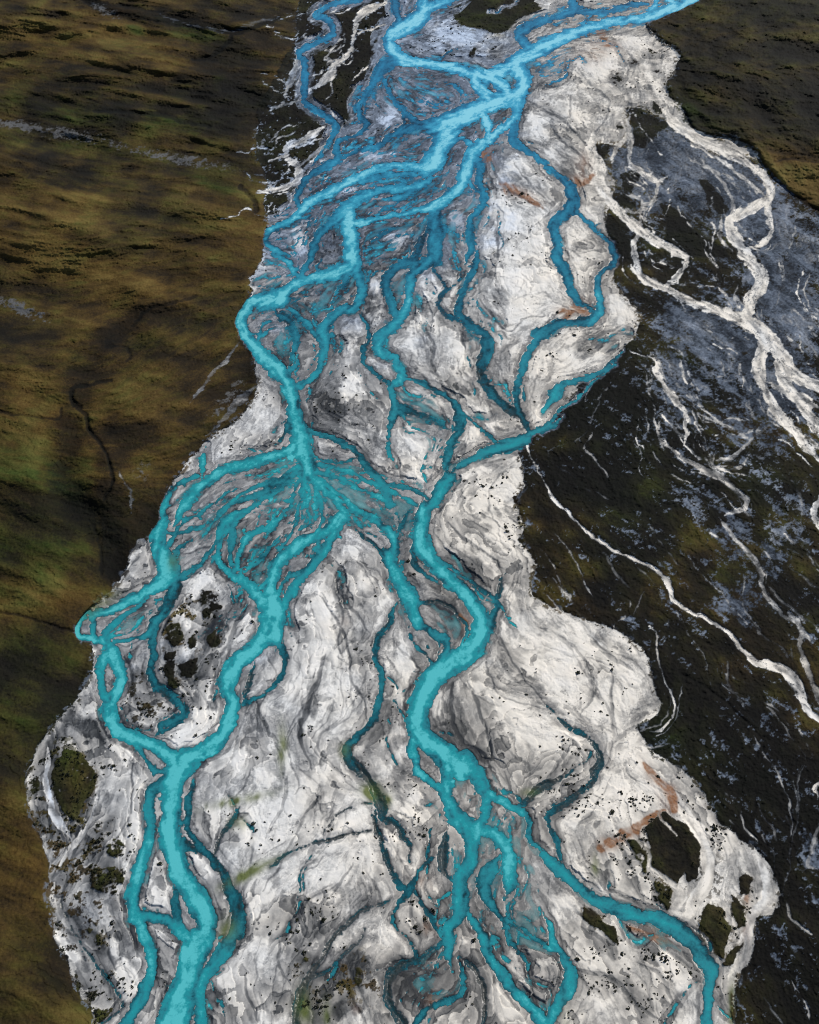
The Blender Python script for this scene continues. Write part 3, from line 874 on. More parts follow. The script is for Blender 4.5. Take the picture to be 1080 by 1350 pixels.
n_big = fbm(GX, GY, 11, 21, 3); n_mid = fbm(GX, GY, 5.0, 31, 3); n_fin = fbm(GX, GY, 1.9, 41, 2)
L_big, = lic([f32(n_big)], 60)
L_mid, = lic([f32(n_mid)], 34)
L_lin, L_li2 = lic([f32(fbm(GX, GY, 6.0, 141, 2)), f32(fbm(GX, GY, 3.0, 151, 2))], 60)
L_fin, L_fi2 = lic([f32(n_fin), f32(fbm(GX, GY, 2.4, 51, 2))], 14)
n_patch = fbm(GX, GY, 16, 61, 5); n_patch /= n_patch.std()
n_speck = fbm(GX, GY, 3.2, 71, 5, .65); n_speck /= n_speck.std()
n_grain = fbm(GX, GY, 1.1, 81, 3, .7); n_grain /= n_grain.std()

# ragged edges: shift every traced raster by a small wander
wx = (2.6 * fbm(GX, GY, 5.5, 91, 4)) * REL ** .7; wy = (2.6 * fbm(GX, GY, 5.5, 95, 4)) * REL ** .7
JJ, II = np.meshgrid(np.arange(NV), np.arange(NU), indexing='ij')
xs = np.clip(II + wx / STEP, 0, NU - 1.001); ys = np.clip(JJ + wy / STEP, 0, NV - 1.001)
xi, yi = xs.astype(int), ys.astype(int); xf, yf = xs - xi, ys - yi
def warp(a):
    return (a[yi, xi] * (1 - xf) + a[yi, xi + 1] * xf) * (1 - yf) + (a[yi + 1, xi] * (1 - xf) + a[yi + 1, xi + 1] * xf) * yf
WD, WH, RD, RS, PD, PS, bed, plateau, isles, wash = [warp(a) for a in (WD, WH, RD, RS, PD, PS, bed, plateau, isles, wash)]
bed = sm(.25, .75, bed + (.22 * n_speck + .12 * n_grain) * 4 * bed * (1 - bed))
offhill = sm(.34, .12, blur(bed, 4)) * np.maximum(blur(leftside.astype(float), 2), plateau)
WD = WD - 16 * offhill
WD = WD + (.8 * n_speck + .55 * n_grain + .5 * L_fin) * np.minimum(1, REL ** .5) * sm(-6, -1, WD)
WD = WD - 4.0 * sm(1.0, 1.7, .8 * L_mid + .5 * n_speck + .4 * L_fin) * sm(.8, .55, WS) * sm(1.5, 4, WH)
m = (WD > -3).astype(float)
WS = blur(WS * m, 4.5) / (blur(m, 4.5) + 1e-3) * .75 + .25 * WS

# ------------------------------------------------------------------ water depth and silt
depth = np.where(WD > -13, WD, -13.)                                  # map px inside the channel edge
wash = np.maximum(wash, (.66 + .12 * sm(600, 300, V)) * np.exp(-(np.minimum(WD, 0) / (5.5 + 2.5 * sm(500, 200, V))) ** 2) * sm(.28, .6, WS) * (WD > -13.5))
wash = wash * sm(.4, .8, bed)
washd = -4.3 + 6.0 * wash + 1.2 * L_mid + 1.1 * L_fin + .6 * n_speck + .5 * L_big
FANB = blobs('415,634,62,36,.34')
washd = washd + 7 * FANB
washd = np.where(wash > .15, np.where(washd > 0, np.minimum(washd * .17, .55), washd * .6), -13)
wmix = 1 - sm(-.8, .6, depth)
depth2 = np.maximum(depth, washd)
silt = WS * (.50 + .50 * sm(-.05, .85, WD / np.maximum(WH, 1.5) + .05 * L_fin)) * (1 - wmix) + wmix * (.60 + .07 * L_mid + .08 * L_fin + .05 * n_speck + FANB)
silt = silt + (.10 * fbm(GX, GY, 24, 161, 3) + .045 * L_li2 + .035 * L_lin) * sm(1.25, .6, silt)
silt = blur(silt, 1.0)
silt = np.clip(silt + (.035 * L_fin + .035 * L_mid + .02 * n_speck + .035 * n_grain) * sm(0, 2, depth2) * (.4 + WS), 0, 1.1)
MP = (MPP / MB)[:, None]                                              # map px -> relative metres
dm = depth2 * MPP[:, None]                                            # metres inside the edge
water_depth = np.clip(dm * np.where(wmix > .5, .55, .75), -.6, 1.3)

# rivulet network on the bars
k_warp = fbm(GX, GY, 9, 131, 4); k_warp /= k_warp.std()
La = L_big + .35 * k_warp; Lb = L_mid + .45 * k_warp + .25 * n_speck
thin = lambda q, w: np.exp(-(q / w) ** 2)
rid = thin(La, .05) * sm(-.8, .6, n_patch) + .8 * thin(Lb - .5, .06) * sm(-.4, 1.0, L_big) + .6 * thin(La - 1.0, .06)
rid = .7 * rid + .55 * thin(L_lin + .1 * n_speck, .14) * sm(-.6, .7, n_patch) + .4 * thin(L_li2 + .15 * n_speck, .16) * sm(.1, 1.0, -n_patch + .3 * k_warp)
rid = np.clip(rid, 0, 1)
rill = np.clip(sm(-1.0, .6, RD) * np.clip(RS + .2, 0, 1), 0, 1)

# ------------------------------------------------------------------ tone of the bare ground
TONE = blobs("""
500,240,130,130,-.16
560,330,60,100,-.10
600,90,90,60,-.10
420,330,60,80,-.08
700,170,40,60,-.06
700,310,60,70,.28
690,380,70,50,.24
780,440,60,50,.22
770,860,90,70,.26,25
640,620,60,40,.14
680,680,60,50,.12
425,830,22,70,.22
420,910,40,60,.15
400,1080,90,45,.22,-15
440,1110,60,40,.10
360,1160,60,40,.12
265,960,36,34,.36
610,1080,30,40,.16
830,1040,60,50,.24
960,1120,60,50,.14
860,980,40,40,.14
700,960,60,40,.12
800,1270,80,50,.12
560,620,40,40,.16
570,400,50,70,.10
760,330,40,60,.12
440,500,60,80,-.16
430,400,40,40,-.12
520,360,30,60,-.06
80,1120,60,180,-.16
130,1250,60,120,-.10
150,950,50,60,-.10
225,850,50,60,-.12
470,1280,110,70,-.24
640,1260,70,80,-.20
560,960,40,80,-.10
600,780,60,60,-.12
450,180,120,100,-.06
640,970,25,50,-.18
900,250,90,90,-.24
1000,450,120,160,-.22
780,60,60,60,.08
650,230,50,60,.02
860,110,50,50,.0
500,760,60,50,-.06
470,900,30,70,.05
360,750,60,60,-.12
""")
q_ = .75 * L_big + .38 * k_warp + .22 * n_patch; saw1 = q_ - np.floor(q_)
q_ = .8 * L_lin + .35 * n_patch + .2 * n_speck; saw2 = q_ - np.floor(q_)
saw = (saw1 - .5) * (.35 + .65 * sm(-.8, .8, n_patch)) + .55 * (saw2 - .5) * sm(-.7, .7, -n_patch + .5 * k_warp)
edge_n = 1.6 * L_fin + 1.2 * n_speck + 1.6 * k_warp
damp = sm(-3.5, 2.5, MD + edge_n) * MS; crest = sm(-4.5, 4.5, KD + 1.6 * edge_n) * KS
tone = .685 + .30 * saw + .60 * TONE - .15 * sm(-12.5, -2, depth2 + 3 * k_warp + 2 * L_fin) + .030 * L_big + .025 * L_mid + .022 * L_fin + .03 * n_patch + .016 * n_speck + .014 * n_grain
Pd = .5 * L_mid + .6 * n_patch + .35 * k_warp - 1.6 * TONE - .9 * crest        # damp silt: darker, with a clean drying line
tone = tone - .10 * sm(.25, .75, Pd) - .09 * sm(.9, 1.35, Pd) - .08 * sm(1.4, 1.9, Pd)
Pw = .6 * L_fi2 + .5 * L_mid - .5 * n_patch + .3 * n_speck + 1.4 * TONE        # dry silt crests
tone = tone + .06 * sm(.5, .75, Pw) + .07 * sm(1.2, 1.5, Pw)
tone = tone + crest * (.90 + .03 * L_fin + .015 * n_speck - tone) * .8
tone = tone - damp * (.27 + .03 * L_fin + .02 * n_speck)
tone = tone - .27 * rid * (1 - .5 * crest) - .34 * rill
filmy = sm(.25, .6, wash)
shore = (1 - .75 * filmy * (1 - sm(-4, -1, WD))) * np.exp(-np.clip(-depth2, 0, 99) / (1.15 * REL ** .3))
tone = tone - .30 * shore * sm(-.5, .2, WH) * sm(-1.2, .8, L_mid + .5 * n_speck)
rim = np.exp(-((depth2 + 8 + 2 * L_fin) / 3.0) ** 2)
tone = tone + .07 * rim
# ------------------------------------------------------------------ cover (0 bare, 1 vegetated)
right = (bed < .5) & ~leftside & (plateau < .5)
plain = blur(right.astype(float), .8)
SAND = blobs("""
930,200,70,40,1.1,40
840,200,30,60,.9
980,250,50,50,.9
1050,520,50,60,.9
890,235,80,60,1.2,40
1010,300,60,70,.8
1060,330,60,60,.72
900,420,50,40,1.0,30
960,470,70,40,1.0,40
1000,420,60,60,.9
900,520,40,40,.9
890,480,30,30,.8
880,560,40,30,.6
930,620,40,40,.5
1000,560,40,60,.8
965,700,30,40,1.0
985,780,22,40,1.1
960,800,30,20,.8
1020,720,20,40,.9
1050,680,30,40,.9
1060,420,60,90,.75
1070,1130,16,30,.9
940,1070,20,16,.8
905,1040,14,14,.7
915,660,20,16,.6
860,290,30,40,.6
830,230,30,30,.8
""")
tx_, ty_ = GX * .5 - GY * .866, GX * .866 + GY * .5
n_str = fbm(tx_ / 5, ty_, 5.5, 191, 4); n_str /= n_str.std()
sandn = SAND + .26 * n_speck + .22 * n_str + .12 * L_fin + .20 * n_grain - .74
sand = (.55 * sm(-.12, .05, sandn) + .45 * sm(.1, .3, sandn)) * plain
pale = sm(-.6, .7, PD + .5 * L_fin + .45 * n_speck) * (1 - .5 * thin(L_fi2 + .3 * n_speck, .14)) * np.clip(PS + .1 * L_fin, 0, 1)
ised = sm(.42, .58, isles + (.15 + .07 * sm(520, 400, U)) * n_speck * sm(.05, .4, isles))
halo = sm(.02, .5, blur(isles, 7)) * (1 - ised)                        # scattered growth round the islands
cover = np.clip(1 - bed, 0, 1)
cover = np.maximum(cover * (1 - sand * .92), ised)
nearveg = blur(1 - bed, 6) * bed
cover = np.maximum(cover, .9 * sm(1.0, 1.35, n_speck + 1.7 * nearveg + .3 * n_grain) * sm(.06, .25, nearveg))
nearbed = blur(bed, 6) * (1 - bed)
cover = np.where(bed < .5, cover * (1 - .6 * sm(1.35, 1.7, n_speck + 1.5 * nearbed + .3 * n_grain) * sm(.12, .3, nearbed)), cover)
cover = np.maximum(cover, .9 * sm(1.1, 1.7, n_speck + .9 * halo + .25 * n_grain) * halo)
SPK = blobs("""
80,1080,40,140,1.1
130,1150,40,60,1.1
190,930,60,50,.9
120,1280,50,60,.9
240,820,60,60,.9
420,1290,70,50,.6
500,1290,50,60,.6
845,1100,70,40,.6
930,1160,70,60,.7
430,60,60,80,1.0
400,160,50,80,1.0
380,220,40,60,1.0
880,620,6,6,.1
330,700,40,40,.4
""")
cover = np.maximum(cover, .95 * sm(1.25, 1.75, n_speck + .75 * SPK + .25 * n_grain) * sm(.25, .8, SPK) * bed)
cover = cover * (1 - pale)
dry = sm(-4.5, -2.0, -depth2)
cover = np.minimum(cover, sm(.5, 3.0, -depth2))
sand_tone = .25 - .10 * thin(n_str + .3 * n_speck, .25) - .10 * sm(.4, 1.0, n_patch) + .12 * sm(.7, 1.3, n_str + .5 * n_speck) + .07 * n_patch + .03 * L_mid + .05 * n_grain
barez = np.where(bed > .5, tone, sand_tone)
tone = blur(np.where(bed > .5, 1., 0.), .8); tone = tone * 0 + barez
pt = .58 + .20 * sm(.3, .95, PS)
tone = tone * (1 - pale) + pale * (pt + .09 * L_fin + .05 * n_speck + .03 * n_grain)
tone = np.clip(tone, 0, 1)
wet = np.clip(shore + rill * .8 + .4 * rid + .4 * sm(.4, 1., Pd), 0, 1) * (1 - cover)
warm = np.clip(.52 + .48 * sm(420, 760, U + .25 * V - 120) - .62 * sm(560, 200, V) * sm(800, 620, U) + .1 * saw + .1 * n_patch, 0, 1)  # upper gravel colder: sky reflected in the wet bars, painted as tint
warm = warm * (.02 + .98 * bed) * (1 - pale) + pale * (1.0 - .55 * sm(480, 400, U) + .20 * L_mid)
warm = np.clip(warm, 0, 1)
RUST = blobs("""
642,205,9,14,1
672,250,12,6,1,25
690,255,22,5,1,25
762,236,14,7,.8
770,215,10,14,.6
800,60,26,10,.5
780,75,20,12,.5
750,410,18,7,.7
768,400,10,10,.6
860,1020,20,8,.9,60
880,1045,10,14,1,20
888,1058,8,7,1
835,1098,42,7,1.3,-32
800,1112,12,7,.8
870,1225,26,8,.9,20
614,820,5,12,.9
565,1225,12,10,.5
570,1318,10,10,.7
560,1165,14,10,.5
470,1330,6,8,.4
1000,1010,2,2,.1
720,640,3,3,.1
984,1230,5,30,.6
986,1180,4,20,.6
455,820,6,8,.2
""")
RB, RBS, _ = stamp(parse('''
C4 1 205,335,26 300,275,34 400,215,30 460,188,22
C4 1 390,-10,16 440,50,26 500,120,34 510,165,22
B1 .9 820,590,20 850,625,24
B1 1 900,730,16 940,755,22 990,775,16 1070,820,10
C1 .7 215,125,26 245,175,20
C1 .8 115,728,16 150,730,22 185,695,14
C2 .7 60,240,20 110,200,28 165,225,24
C4 .7 330,640,14 430,680,26 495,692,16
B3 .8 750,390,16 765,425,14
C4 .5 800,470,14 790,540,16
'''), 8.0)
RUST = RUST * .6 + sm(-2.5, 2.0, warp(RB) + .8 * L_fin) * RBS
rust = np.clip(RUST * 1.2 * (.75 + .3 * L_fin), 0, 1) * (1 - cover)
ALGAE = blobs("""
1000,10,1,1,0
300,1225,12,16,.8
315,1055,40,6,.7,-12
330,1150,36,7,.9,-28
315,1085,12,10,.5
372,985,6,26,.7
490,1045,14,12,.9
512,1055,6,10,.7
400,1330,10,24,.7
430,1335,6,16,.5
455,990,8,10,.7
130,795,24,10,.7,-35
228,742,7,12,.6
745,1345,8,30,.2
965,1330,5,30,.9
785,1140,5,14,.6
700,1045,12,6,.6
640,640,4,4,0
""")
algae = np.clip(ALGAE * 1.3 * (.9 + .2 * L_fin), 0, 1)

# ------------------------------------------------------------------ vegetated ground tint: heather, ochre grass, green moss
OCH = blobs("""
60,560,110,90,.50
60,330,160,50,.34,18
230,60,150,30,.22,10
150,50,160,40,.18
300,300,50,50,.34
310,120,50,50,-.4
715,640,16,18,.5
712,690,12,12,.4
740,790,40,30,.12
900,900,80,80,.12

200,380,120,30,.34,-12
230,590,90,50,.30
40,790,110,30,.55
110,840,30,40,.3
60,1000,60,60,.0
60,250,120,25,.25,10
1045,245,60,30,1.1,15
1040,215,60,14,.35
1000,30,60,60,.0
900,900,60,60,.05
100,1020,24,40,.55
130,705,5,30,.9
120,640,10,40,.35
350,340,20,60,.25
960,1300,80,60,.08
20,1090,60,60,.15
""")
GRN = blobs("""
260,45,60,12,.6,15
180,40,14,7,.6,25
240,160,60,14,.35,8
60,650,110,50,.50,30
30,730,110,50,.45
60,880,100,60,.45
40,950,100,60,.35
280,240,40,10,.6,20
905,150,30,26,.8,50
1010,15,120,20,.3
100,150,160,20,.35,8
150,200,160,16,.30,8
290,105,12,10,.5
820,680,80,60,.18
780,520,60,60,.38
890,330,40,40,.35
850,980,30,40,.3
800,300,40,40,.3
900,1000,80,60,.18
930,470,40,60,.3
1000,640,50,40,.3
870,620,60,40,.25
960,760,30,20,.4
880,950,20,40,.3
620,20,60,30,.3
""")
DRK = blobs("""
320,130,36,60,-.30
310,60,50,30,-.14
45,1210,80,170,-.22
110,640,50,90,-.30,-20
240,680,90,40,-.30
300,470,60,60,-.26
350,80,50,60,-.24
290,100,60,40,-.16
150,115,120,12,-.25,5
70,65,60,8,-.25
170,150,60,5,-.35,12
60,212,40,7,-.4,15
230,28,90,7,-.5,8
150,450,50,30,-.2
1000,120,140,80,-.18
60,1250,50,120,-.18
20,1100,40,120,-.1
740,640,60,60,-.2
150,720,40,60,-.2
760,760,60,60,-.14
840,560,60,60,-.12
""")
STONE = blobs("""
25,165,30,6,.9,8
95,178,50,9,.6,8
230,208,70,8,.75,10
35,410,36,8,.7,20
10,400,20,6,.5
300,530,40,14,.5,-50
190,620,20,20,.25
210,735,20,24,.0
140,15,20,8,.6,30
""")
stone = sm(.35, .75, STONE + .22 * n_speck + .12 * n_grain - .05) * leftside * sm(.08, .3, STONE)
creek_bank_shade = stamp(parse("""
A1 .9 300,-40,22 340,0,26 420,30,40 520,48,44 620,65,40 720,85,38 840,105,30 930,128,24 1000,110,16 1100,70,14
A1 .8 920,140,10 890,180,14 820,230,14 760,235,6
A1 .8 370,440,8 470,440,10 590,450,14 660,460,12 740,485,16 830,500,10
A1 .8 950,740,14 1000,780,16 1010,830,20
A2 .9 440,480,8 360,500,10 290,520,14 290,570,16 340,620,10 360,690,10 420,770,8 440,830,10 440,900,8 410,960,6
A2 .6 420,350,6 490,350,8 515,390,8 500,410,6
A2 .5 780,150,6 680,180,8 590,200,8 520,270,8
A2 .6 240,600,10 220,640,6 0,610,6
A3 .6 0,380,6 100,400,6 220,440,6 300,460,8
A3 .5 370,40,10 400,150,8 400,230,8
C1 .9 540,430,6 600,525,8 760,555,14 830,600,14 880,670,14 960,760,14 1040,810,12 1100,850,12
C1 .5 900,640,4 960,630,5 1080,640,5
C3 .5 530,620,6 640,690,6 730,760,6 860,890,6 820,960,10
C4 .4 820,100,6 820,180,6 780,240,6
C4 .4 960,200,6 1020,290,8 1030,420,8
"""), 6.0)
ck = sm(-1.6, .6, warp(creek_bank_shade[0])) * warp(creek_bank_shade[1])  # creeks, plus the shaded face of the plateau bank painted as a dark line
BOWL = polys("""
X 1 335,380 210,398 140,445 105,490 80,560 62,620 85,660 130,715 140,775 200,700 260,590 330,520
""", 4)
gully = blur(np.clip(stamp(parse("X 1 200,404,8 165,425,12 130,450,20 106,480,26 98,535,34 80,585,36 78,632,36 112,678,30 140,712,26 150,760,20"), 14.0)[0] / 9 + .8 + .5 * n_speck * .5 + .35 * L_mid, 0, 1), 3)
sx, sy = GX * .94 - GY * .34, GX * .34 + GY * .94                             # ridges slanting across the slope
n_ridge = fbm(sx / 5.5, sy, 13, 181, 4); n_ridge /= n_ridge.std()
Lh = .6 * L_mid + .4 * L_big
n_fold = fbm(GX, GY, 34, 171, 3); n_fold /= n_fold.std()
vt = .52 + .045 * Lh + .03 * L_fin + .07 * n_patch + .05 * n_fold + .02 * n_grain - .11 * warp(BOWL) - .24 * warp(gully) + .085 * n_ridge + .55 * DRK + .24 * OCH
plainveg = plain + ised
vt = vt - .25 * plain + .05 * n_fold * plain + .04 * n_patch * plain - (.25 - .27 * sm(850, 1000, V)) * ised + .05 * n_speck * ised * sm(850, 1000, V) - .06 * plateau + .02 * n_speck * np.clip(plainveg, 0, 1)
vt = np.clip(vt - .42 * ck, 0, 1)
och = np.clip(.46 + OCH * 1.3 + .05 * L_mid + .05 * L_fi2 + .10 * n_patch + .12 * n_fold + .10 * n_ridge * side - .26 * plain + .12 * n_fold * plain - .8 * ised - .3 * plateau * (1 - sm(0, .3, OCH)), 0, 1)
grn = np.clip(.10 + GRN * 1.1 + .16 * n_ridge * side * sm(.05, .4, GRN) + .12 * n_patch + .10 * L_fi2 + .12 * np.clip(plainveg, 0, 1), 0, 1)

# ------------------------------------------------------------------ heights
lh = blur(leftside.astype(float), 3); rh = blur((plateau > .5).astype(float), 3); ph = blur(np.maximum(plain, ised) * (1 - pale) * (1 - sand), 1.5)
edge_l = np.clip(blur(leftside.astype(float), 45) * 2 - 1, 0, 1)
edge_r = np.clip(blur((plateau > .5).astype(float), 45) * 2 - 1, 0, 1)
hz = lh * (1.8 + .08 * L_mid + .2 * L_big) + edge_l * (7 + 6.0 * fbm(GX, GY, 70, 101, 3) + .7 * fbm(GX, GY, 22, 104, 2))
hz += -2.0 * blur(DRK * (DRK < 0) * -1, 18) * edge_l
hz += rh * (2.0 + .4 * n_patch) + edge_r * (5 + 3 * fbm(GX, GY, 60, 111, 2))
hz += ph * (.5 + .05 * n_speck) + np.clip(cover, 0, 1) * (.06 * n_grain + .05 * n_speck)
hz -= 1.0 * blur(ck, 1.2)
hz -= 3.0 * blur(BOWL, 12) * lh + 1.2 * blur(gully, 4) * lh
hz += .55 * blur(n_ridge, 2) * edge_l
bar = .36 + .26 * saw * sm(0, 6, -depth2) + .12 * crest + .10 * L_big + .05 * L_mid + .01 * L_fin + .10 * n_patch - .06 * rid - .14 * rill - .15 * pale
bar = np.clip(bar, .04, 1.2)
bank = np.clip(-dm * .45, 0, 1)                                        # rise from the water's edge
sc = (.55 + .45 / REL)                                                 # far bars are as tall relative to their spacing
Z = np.where(depth2 > 0, -water_depth * 1.0, np.minimum(bank, 1) * (bar * sc + hz))
near = sm(-2, 4, -depth2)
Z = np.where(depth2 > 0, Z, Z)
X, Y = ground(U, V, Z)

# ------------------------------------------------------------------ meshes
def grid_mesh(name, keep, z, attrs, mat, kind=None, label=None, cat=None):
    """faces of the survey sheet where keep is true, as one mesh object with float attributes"""
    jj, ii = np.nonzero(keep)
    a = jj * NU + ii
    quads = np.stack([a + NU, a + NU + 1, a + 1, a], 1)
    ids, inv = np.unique(quads, return_inverse=True)
    inv = inv.reshape(-1, 4).astype(np.int32)
    x, y = ground(U.ravel()[ids], V.ravel()[ids], z.ravel()[ids])
    co = np.stack([x, y, z.ravel()[ids]], 1).astype(np.float32)
    me = bpy.data.meshes.new(name)
    fill(me, co, inv)
    for k, v in attrs.items():
        at = me.attributes.new(k, 'FLOAT', 'POINT'); at.data.foreach_set('value', v.ravel()[ids].astype(np.float32))
    return link(name, me, mat, kind, label, cat)
def fill(me, co, quads):
    nv, nf = len(co), len(quads); k = quads.shape[1]
    me.vertices.add(nv); me.vertices.foreach_set('co', co.astype(np.float32).ravel())
    me.loops.add(nf * k); me.loops.foreach_set('vertex_index', quads.astype(np.int32).ravel())
    me.polygons.add(nf); me.polygons.foreach_set('loop_start', np.arange(0, nf * k, k, dtype=np.int32))
    me.update(calc_edges=True)
    me.polygons.foreach_set('use_smooth', np.ones(nf, bool)); me.update()
def link(name, me, mat, kind=None, label=None, cat=None, group=None):
    o = bpy.data.objects.new(name, me); C.objects.link(o)
    if mat: me.materials.append(mat)
    for k, v in (('kind', kind), ('label', label), ('category', cat), ('group', group)):
        if v: o[k] = v
    return o

# ------------------------------------------------------------------ materials
class NT:
    def __init__(s, name):
        s.m = bpy.data.materials.new(name); s.m.use_nodes = True; s.t = s.m.node_tree
        s.b = s.t.nodes['Principled BSDF']
    def n(s, typ, **kw):
        q = s.t.nodes.new(typ)
        for k, v in kw.items(): setattr(q, k, v)
        return q
    def put(s, sock, v):
        if isinstance(v, bpy.types.NodeSocket): s.t.links.new(v, sock)
        else: sock.default_value = v
    def attr(s, name): return s.n('ShaderNodeAttribute', attribute_name=name).outputs['Fac']
    def math(s, op, a, b=0.0, clamp=False):
        q = s.n('ShaderNodeMath', operation=op, use_clamp=clamp); s.put(q.inputs[0], a); s.put(q.inputs[1], b); return q.outputs[0]
    def mix(s, f, a, b, blend='MIX'):
        q = s.n('ShaderNodeMix', data_type='RGBA', blend_type=blend); s.put(q.inputs[0], f)
        s.put(q.inputs[6], a if isinstance(a, bpy.types.NodeSocket) else (*a, 1)); s.put(q.inputs[7], b if isinstance(b, bpy.types.NodeSocket) else (*b, 1)); return q.outputs[2]
    def ramp(s, f, stops):
        q = s.n('ShaderNodeValToRGB'); e = q.color_ramp.elements
        while len(e) < len(stops): e.new(.5)
        for el, (p, c) in zip(e, stops): el.position = p; el.color = (*c, 1)
        s.put(q.inputs[0], f); return q.outputs[0]
    def noise(s, scale, detail=4, rough=.55, vec=None):
        q = s.n('ShaderNodeTexNoise'); q.inputs['Scale'].default_value = scale; q.inputs['Detail'].default_value = detail; q.inputs['Roughness'].default_value = rough
        s.put(q.inputs['Vector'], vec if vec is not None else s.n('ShaderNodeTexCoord').outputs['Object']); return q.outputs['Fac']
    def bump(s, h, strength, dist):
        q = s.n('ShaderNodeBump'); s.put(q.inputs['Height'], h); q.inputs['Strength'].default_value = strength; q.inputs['Distance'].default_value = dist; return q.outputs[0]

def ground_material(name):
    k = NT(name)
    grain = k.noise(1.6, 5, .7)
    t = k.math('ADD', k.attr('tone'), k.math('MULTIPLY', k.math('SUBTRACT', grain, .5), .15), clamp=True)
    bare = k.ramp(t, [(0, (.012, .015, .019)), (.18, (.055, .060, .066)), (.42, (.185, .19, .197)), (.64, (.42, .42, .417)), (.84, (.74, .735, .715)), (1, (.86, .85, .83))])
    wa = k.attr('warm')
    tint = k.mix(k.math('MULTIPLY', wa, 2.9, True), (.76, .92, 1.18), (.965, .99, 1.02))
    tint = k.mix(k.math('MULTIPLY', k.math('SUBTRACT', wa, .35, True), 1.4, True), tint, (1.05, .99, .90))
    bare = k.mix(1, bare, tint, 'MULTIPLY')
    bare = k.mix(k.math('MULTIPLY', k.attr('rust'), k.math('ADD', .45, k.math('MULTIPLY', k.noise(.5, 5, .7), .8))), bare, k.mix(grain, (.11, .036, .010), (.34, .145, .05)))
    bare = k.mix(k.math('MULTIPLY', k.attr('algae'), .95), bare, k.mix(grain, (.05, .075, .012), (.17, .20, .06)))
    vn = k.noise(.9, 6, .7)
    v = k.math('ADD', k.attr('turf'), k.math('MULTIPLY', k.math('SUBTRACT', vn, .5), .55), clamp=True)
    dark = k.ramp(v, [(0, (.0030, .0030, .0028)), (.35, (.0115, .0100, .0065)), (.6, (.027, .022, .010)), (1, (.075, .058, .024))])
    ochre = k.ramp(v, [(0, (.0045, .0035, .0018)), (.35, (.024, .0140, .0045)), (.6, (.076, .046, .011)), (1, (.17, .120, .034))])
    green = k.ramp(v, [(0, (.0022, .0038, .0020)), (.35, (.0090, .0130, .0038)), (.6, (.024, .037, .006)), (1, (.065, .088, .018))])
    veg = k.mix(k.attr('ochre'), dark, ochre)
    veg = k.mix(k.attr('green'), veg, green)
    veg = k.mix(k.attr('stone'), veg, k.mix(grain, (.02, .02, .02), (.17, .175, .18)))
    col = k.mix(k.attr('cover'), bare, veg)
    k.put(k.b.inputs['Base Color'], col)
    w = k.math('MULTIPLY', k.attr('wet'), -.48)
    k.put(k.b.inputs['Roughness'], k.math('ADD', .85, w))
    k.put(k.b.inputs['Specular IOR Level'], k.math('ADD', .12, k.math('MULTIPLY', k.attr('wet'), .45)))
    h = k.math('ADD', k.math('MULTIPLY', grain, .22), k.math('MULTIPLY', vn, k.attr('cover')))
    k.put(k.b.inputs['Normal'], k.bump(h, .45, .3))
    return k.m
def water_material():
    k = NT('glacial_water')
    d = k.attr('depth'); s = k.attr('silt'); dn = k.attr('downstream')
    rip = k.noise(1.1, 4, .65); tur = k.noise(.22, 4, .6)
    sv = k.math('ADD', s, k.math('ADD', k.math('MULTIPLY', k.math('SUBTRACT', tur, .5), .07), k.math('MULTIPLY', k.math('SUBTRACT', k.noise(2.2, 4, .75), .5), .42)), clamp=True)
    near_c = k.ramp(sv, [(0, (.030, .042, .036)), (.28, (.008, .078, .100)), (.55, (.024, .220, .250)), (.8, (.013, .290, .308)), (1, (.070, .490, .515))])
    far_c = k.ramp(sv, [(0, (.006, .022, .036)), (.28, (.010, .090, .180)), (.55, (.022, .220, .390)), (.8, (.060, .400, .600)), (1, (.260, .670, .810))])  # bluer far water: part of the grazing sky reflection is put into the colour
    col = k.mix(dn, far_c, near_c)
    col = k.mix(k.math('MULTIPLY', k.attr('algae'), .75), col, (.09, .16, .06))
    k.put(k.b.inputs['Base Color'], col)
    k.put(k.b.inputs['Roughness'], .14)
    k.put(k.b.inputs['IOR'], 1.333)
    k.put(k.b.inputs['Normal'], k.bump(rip, .35, .12))
    a = k.n('ShaderNodeMapRange', interpolation_type='SMOOTHSTEP'); k.put(a.inputs['Value'], d)
    a.inputs['From Min'].default_value = -.02; a.inputs['From Max'].default_value = .30; a.inputs['To Min'].default_value = .12; a.inputs['To Max'].default_value = 1
    sr = k.n('ShaderNodeMapRange', interpolation_type='SMOOTHSTEP'); k.put(sr.inputs['Value'], s)
    sr.inputs['From Min'].default_value = .03; sr.inputs['From Max'].default_value = .34; sr.inputs['To Min'].default_value = .34; sr.inputs['To Max'].default_value = 1
    k.put(k.b.inputs['Alpha'], k.math('MULTIPLY', a.outputs[0], sr.outputs[0]))
    return k.m
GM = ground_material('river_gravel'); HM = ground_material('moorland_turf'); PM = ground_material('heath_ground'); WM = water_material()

under = sm(0, 1, depth2)
tone = tone * (1 - under) + under * (.17 + 1.2 * FANB + .14 * sm(.35, .1, WS) + .34 * sm(.2, .6, wash) * np.maximum(wmix, sm(5, 2, WH)))
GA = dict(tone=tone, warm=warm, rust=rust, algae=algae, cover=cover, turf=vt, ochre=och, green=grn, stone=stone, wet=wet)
quad = lambda a: (a[:-1, :-1] + a[1:, :-1] + a[:-1, 1:] + a[1:, 1:]) / 4
qb, ql, qp = quad(bed) > .5, quad(leftside.astype(float)) > .5, quad(plateau) > .5
cls = np.where(qb, 0, np.where(ql, 1, np.where(qp, 2, 3)))
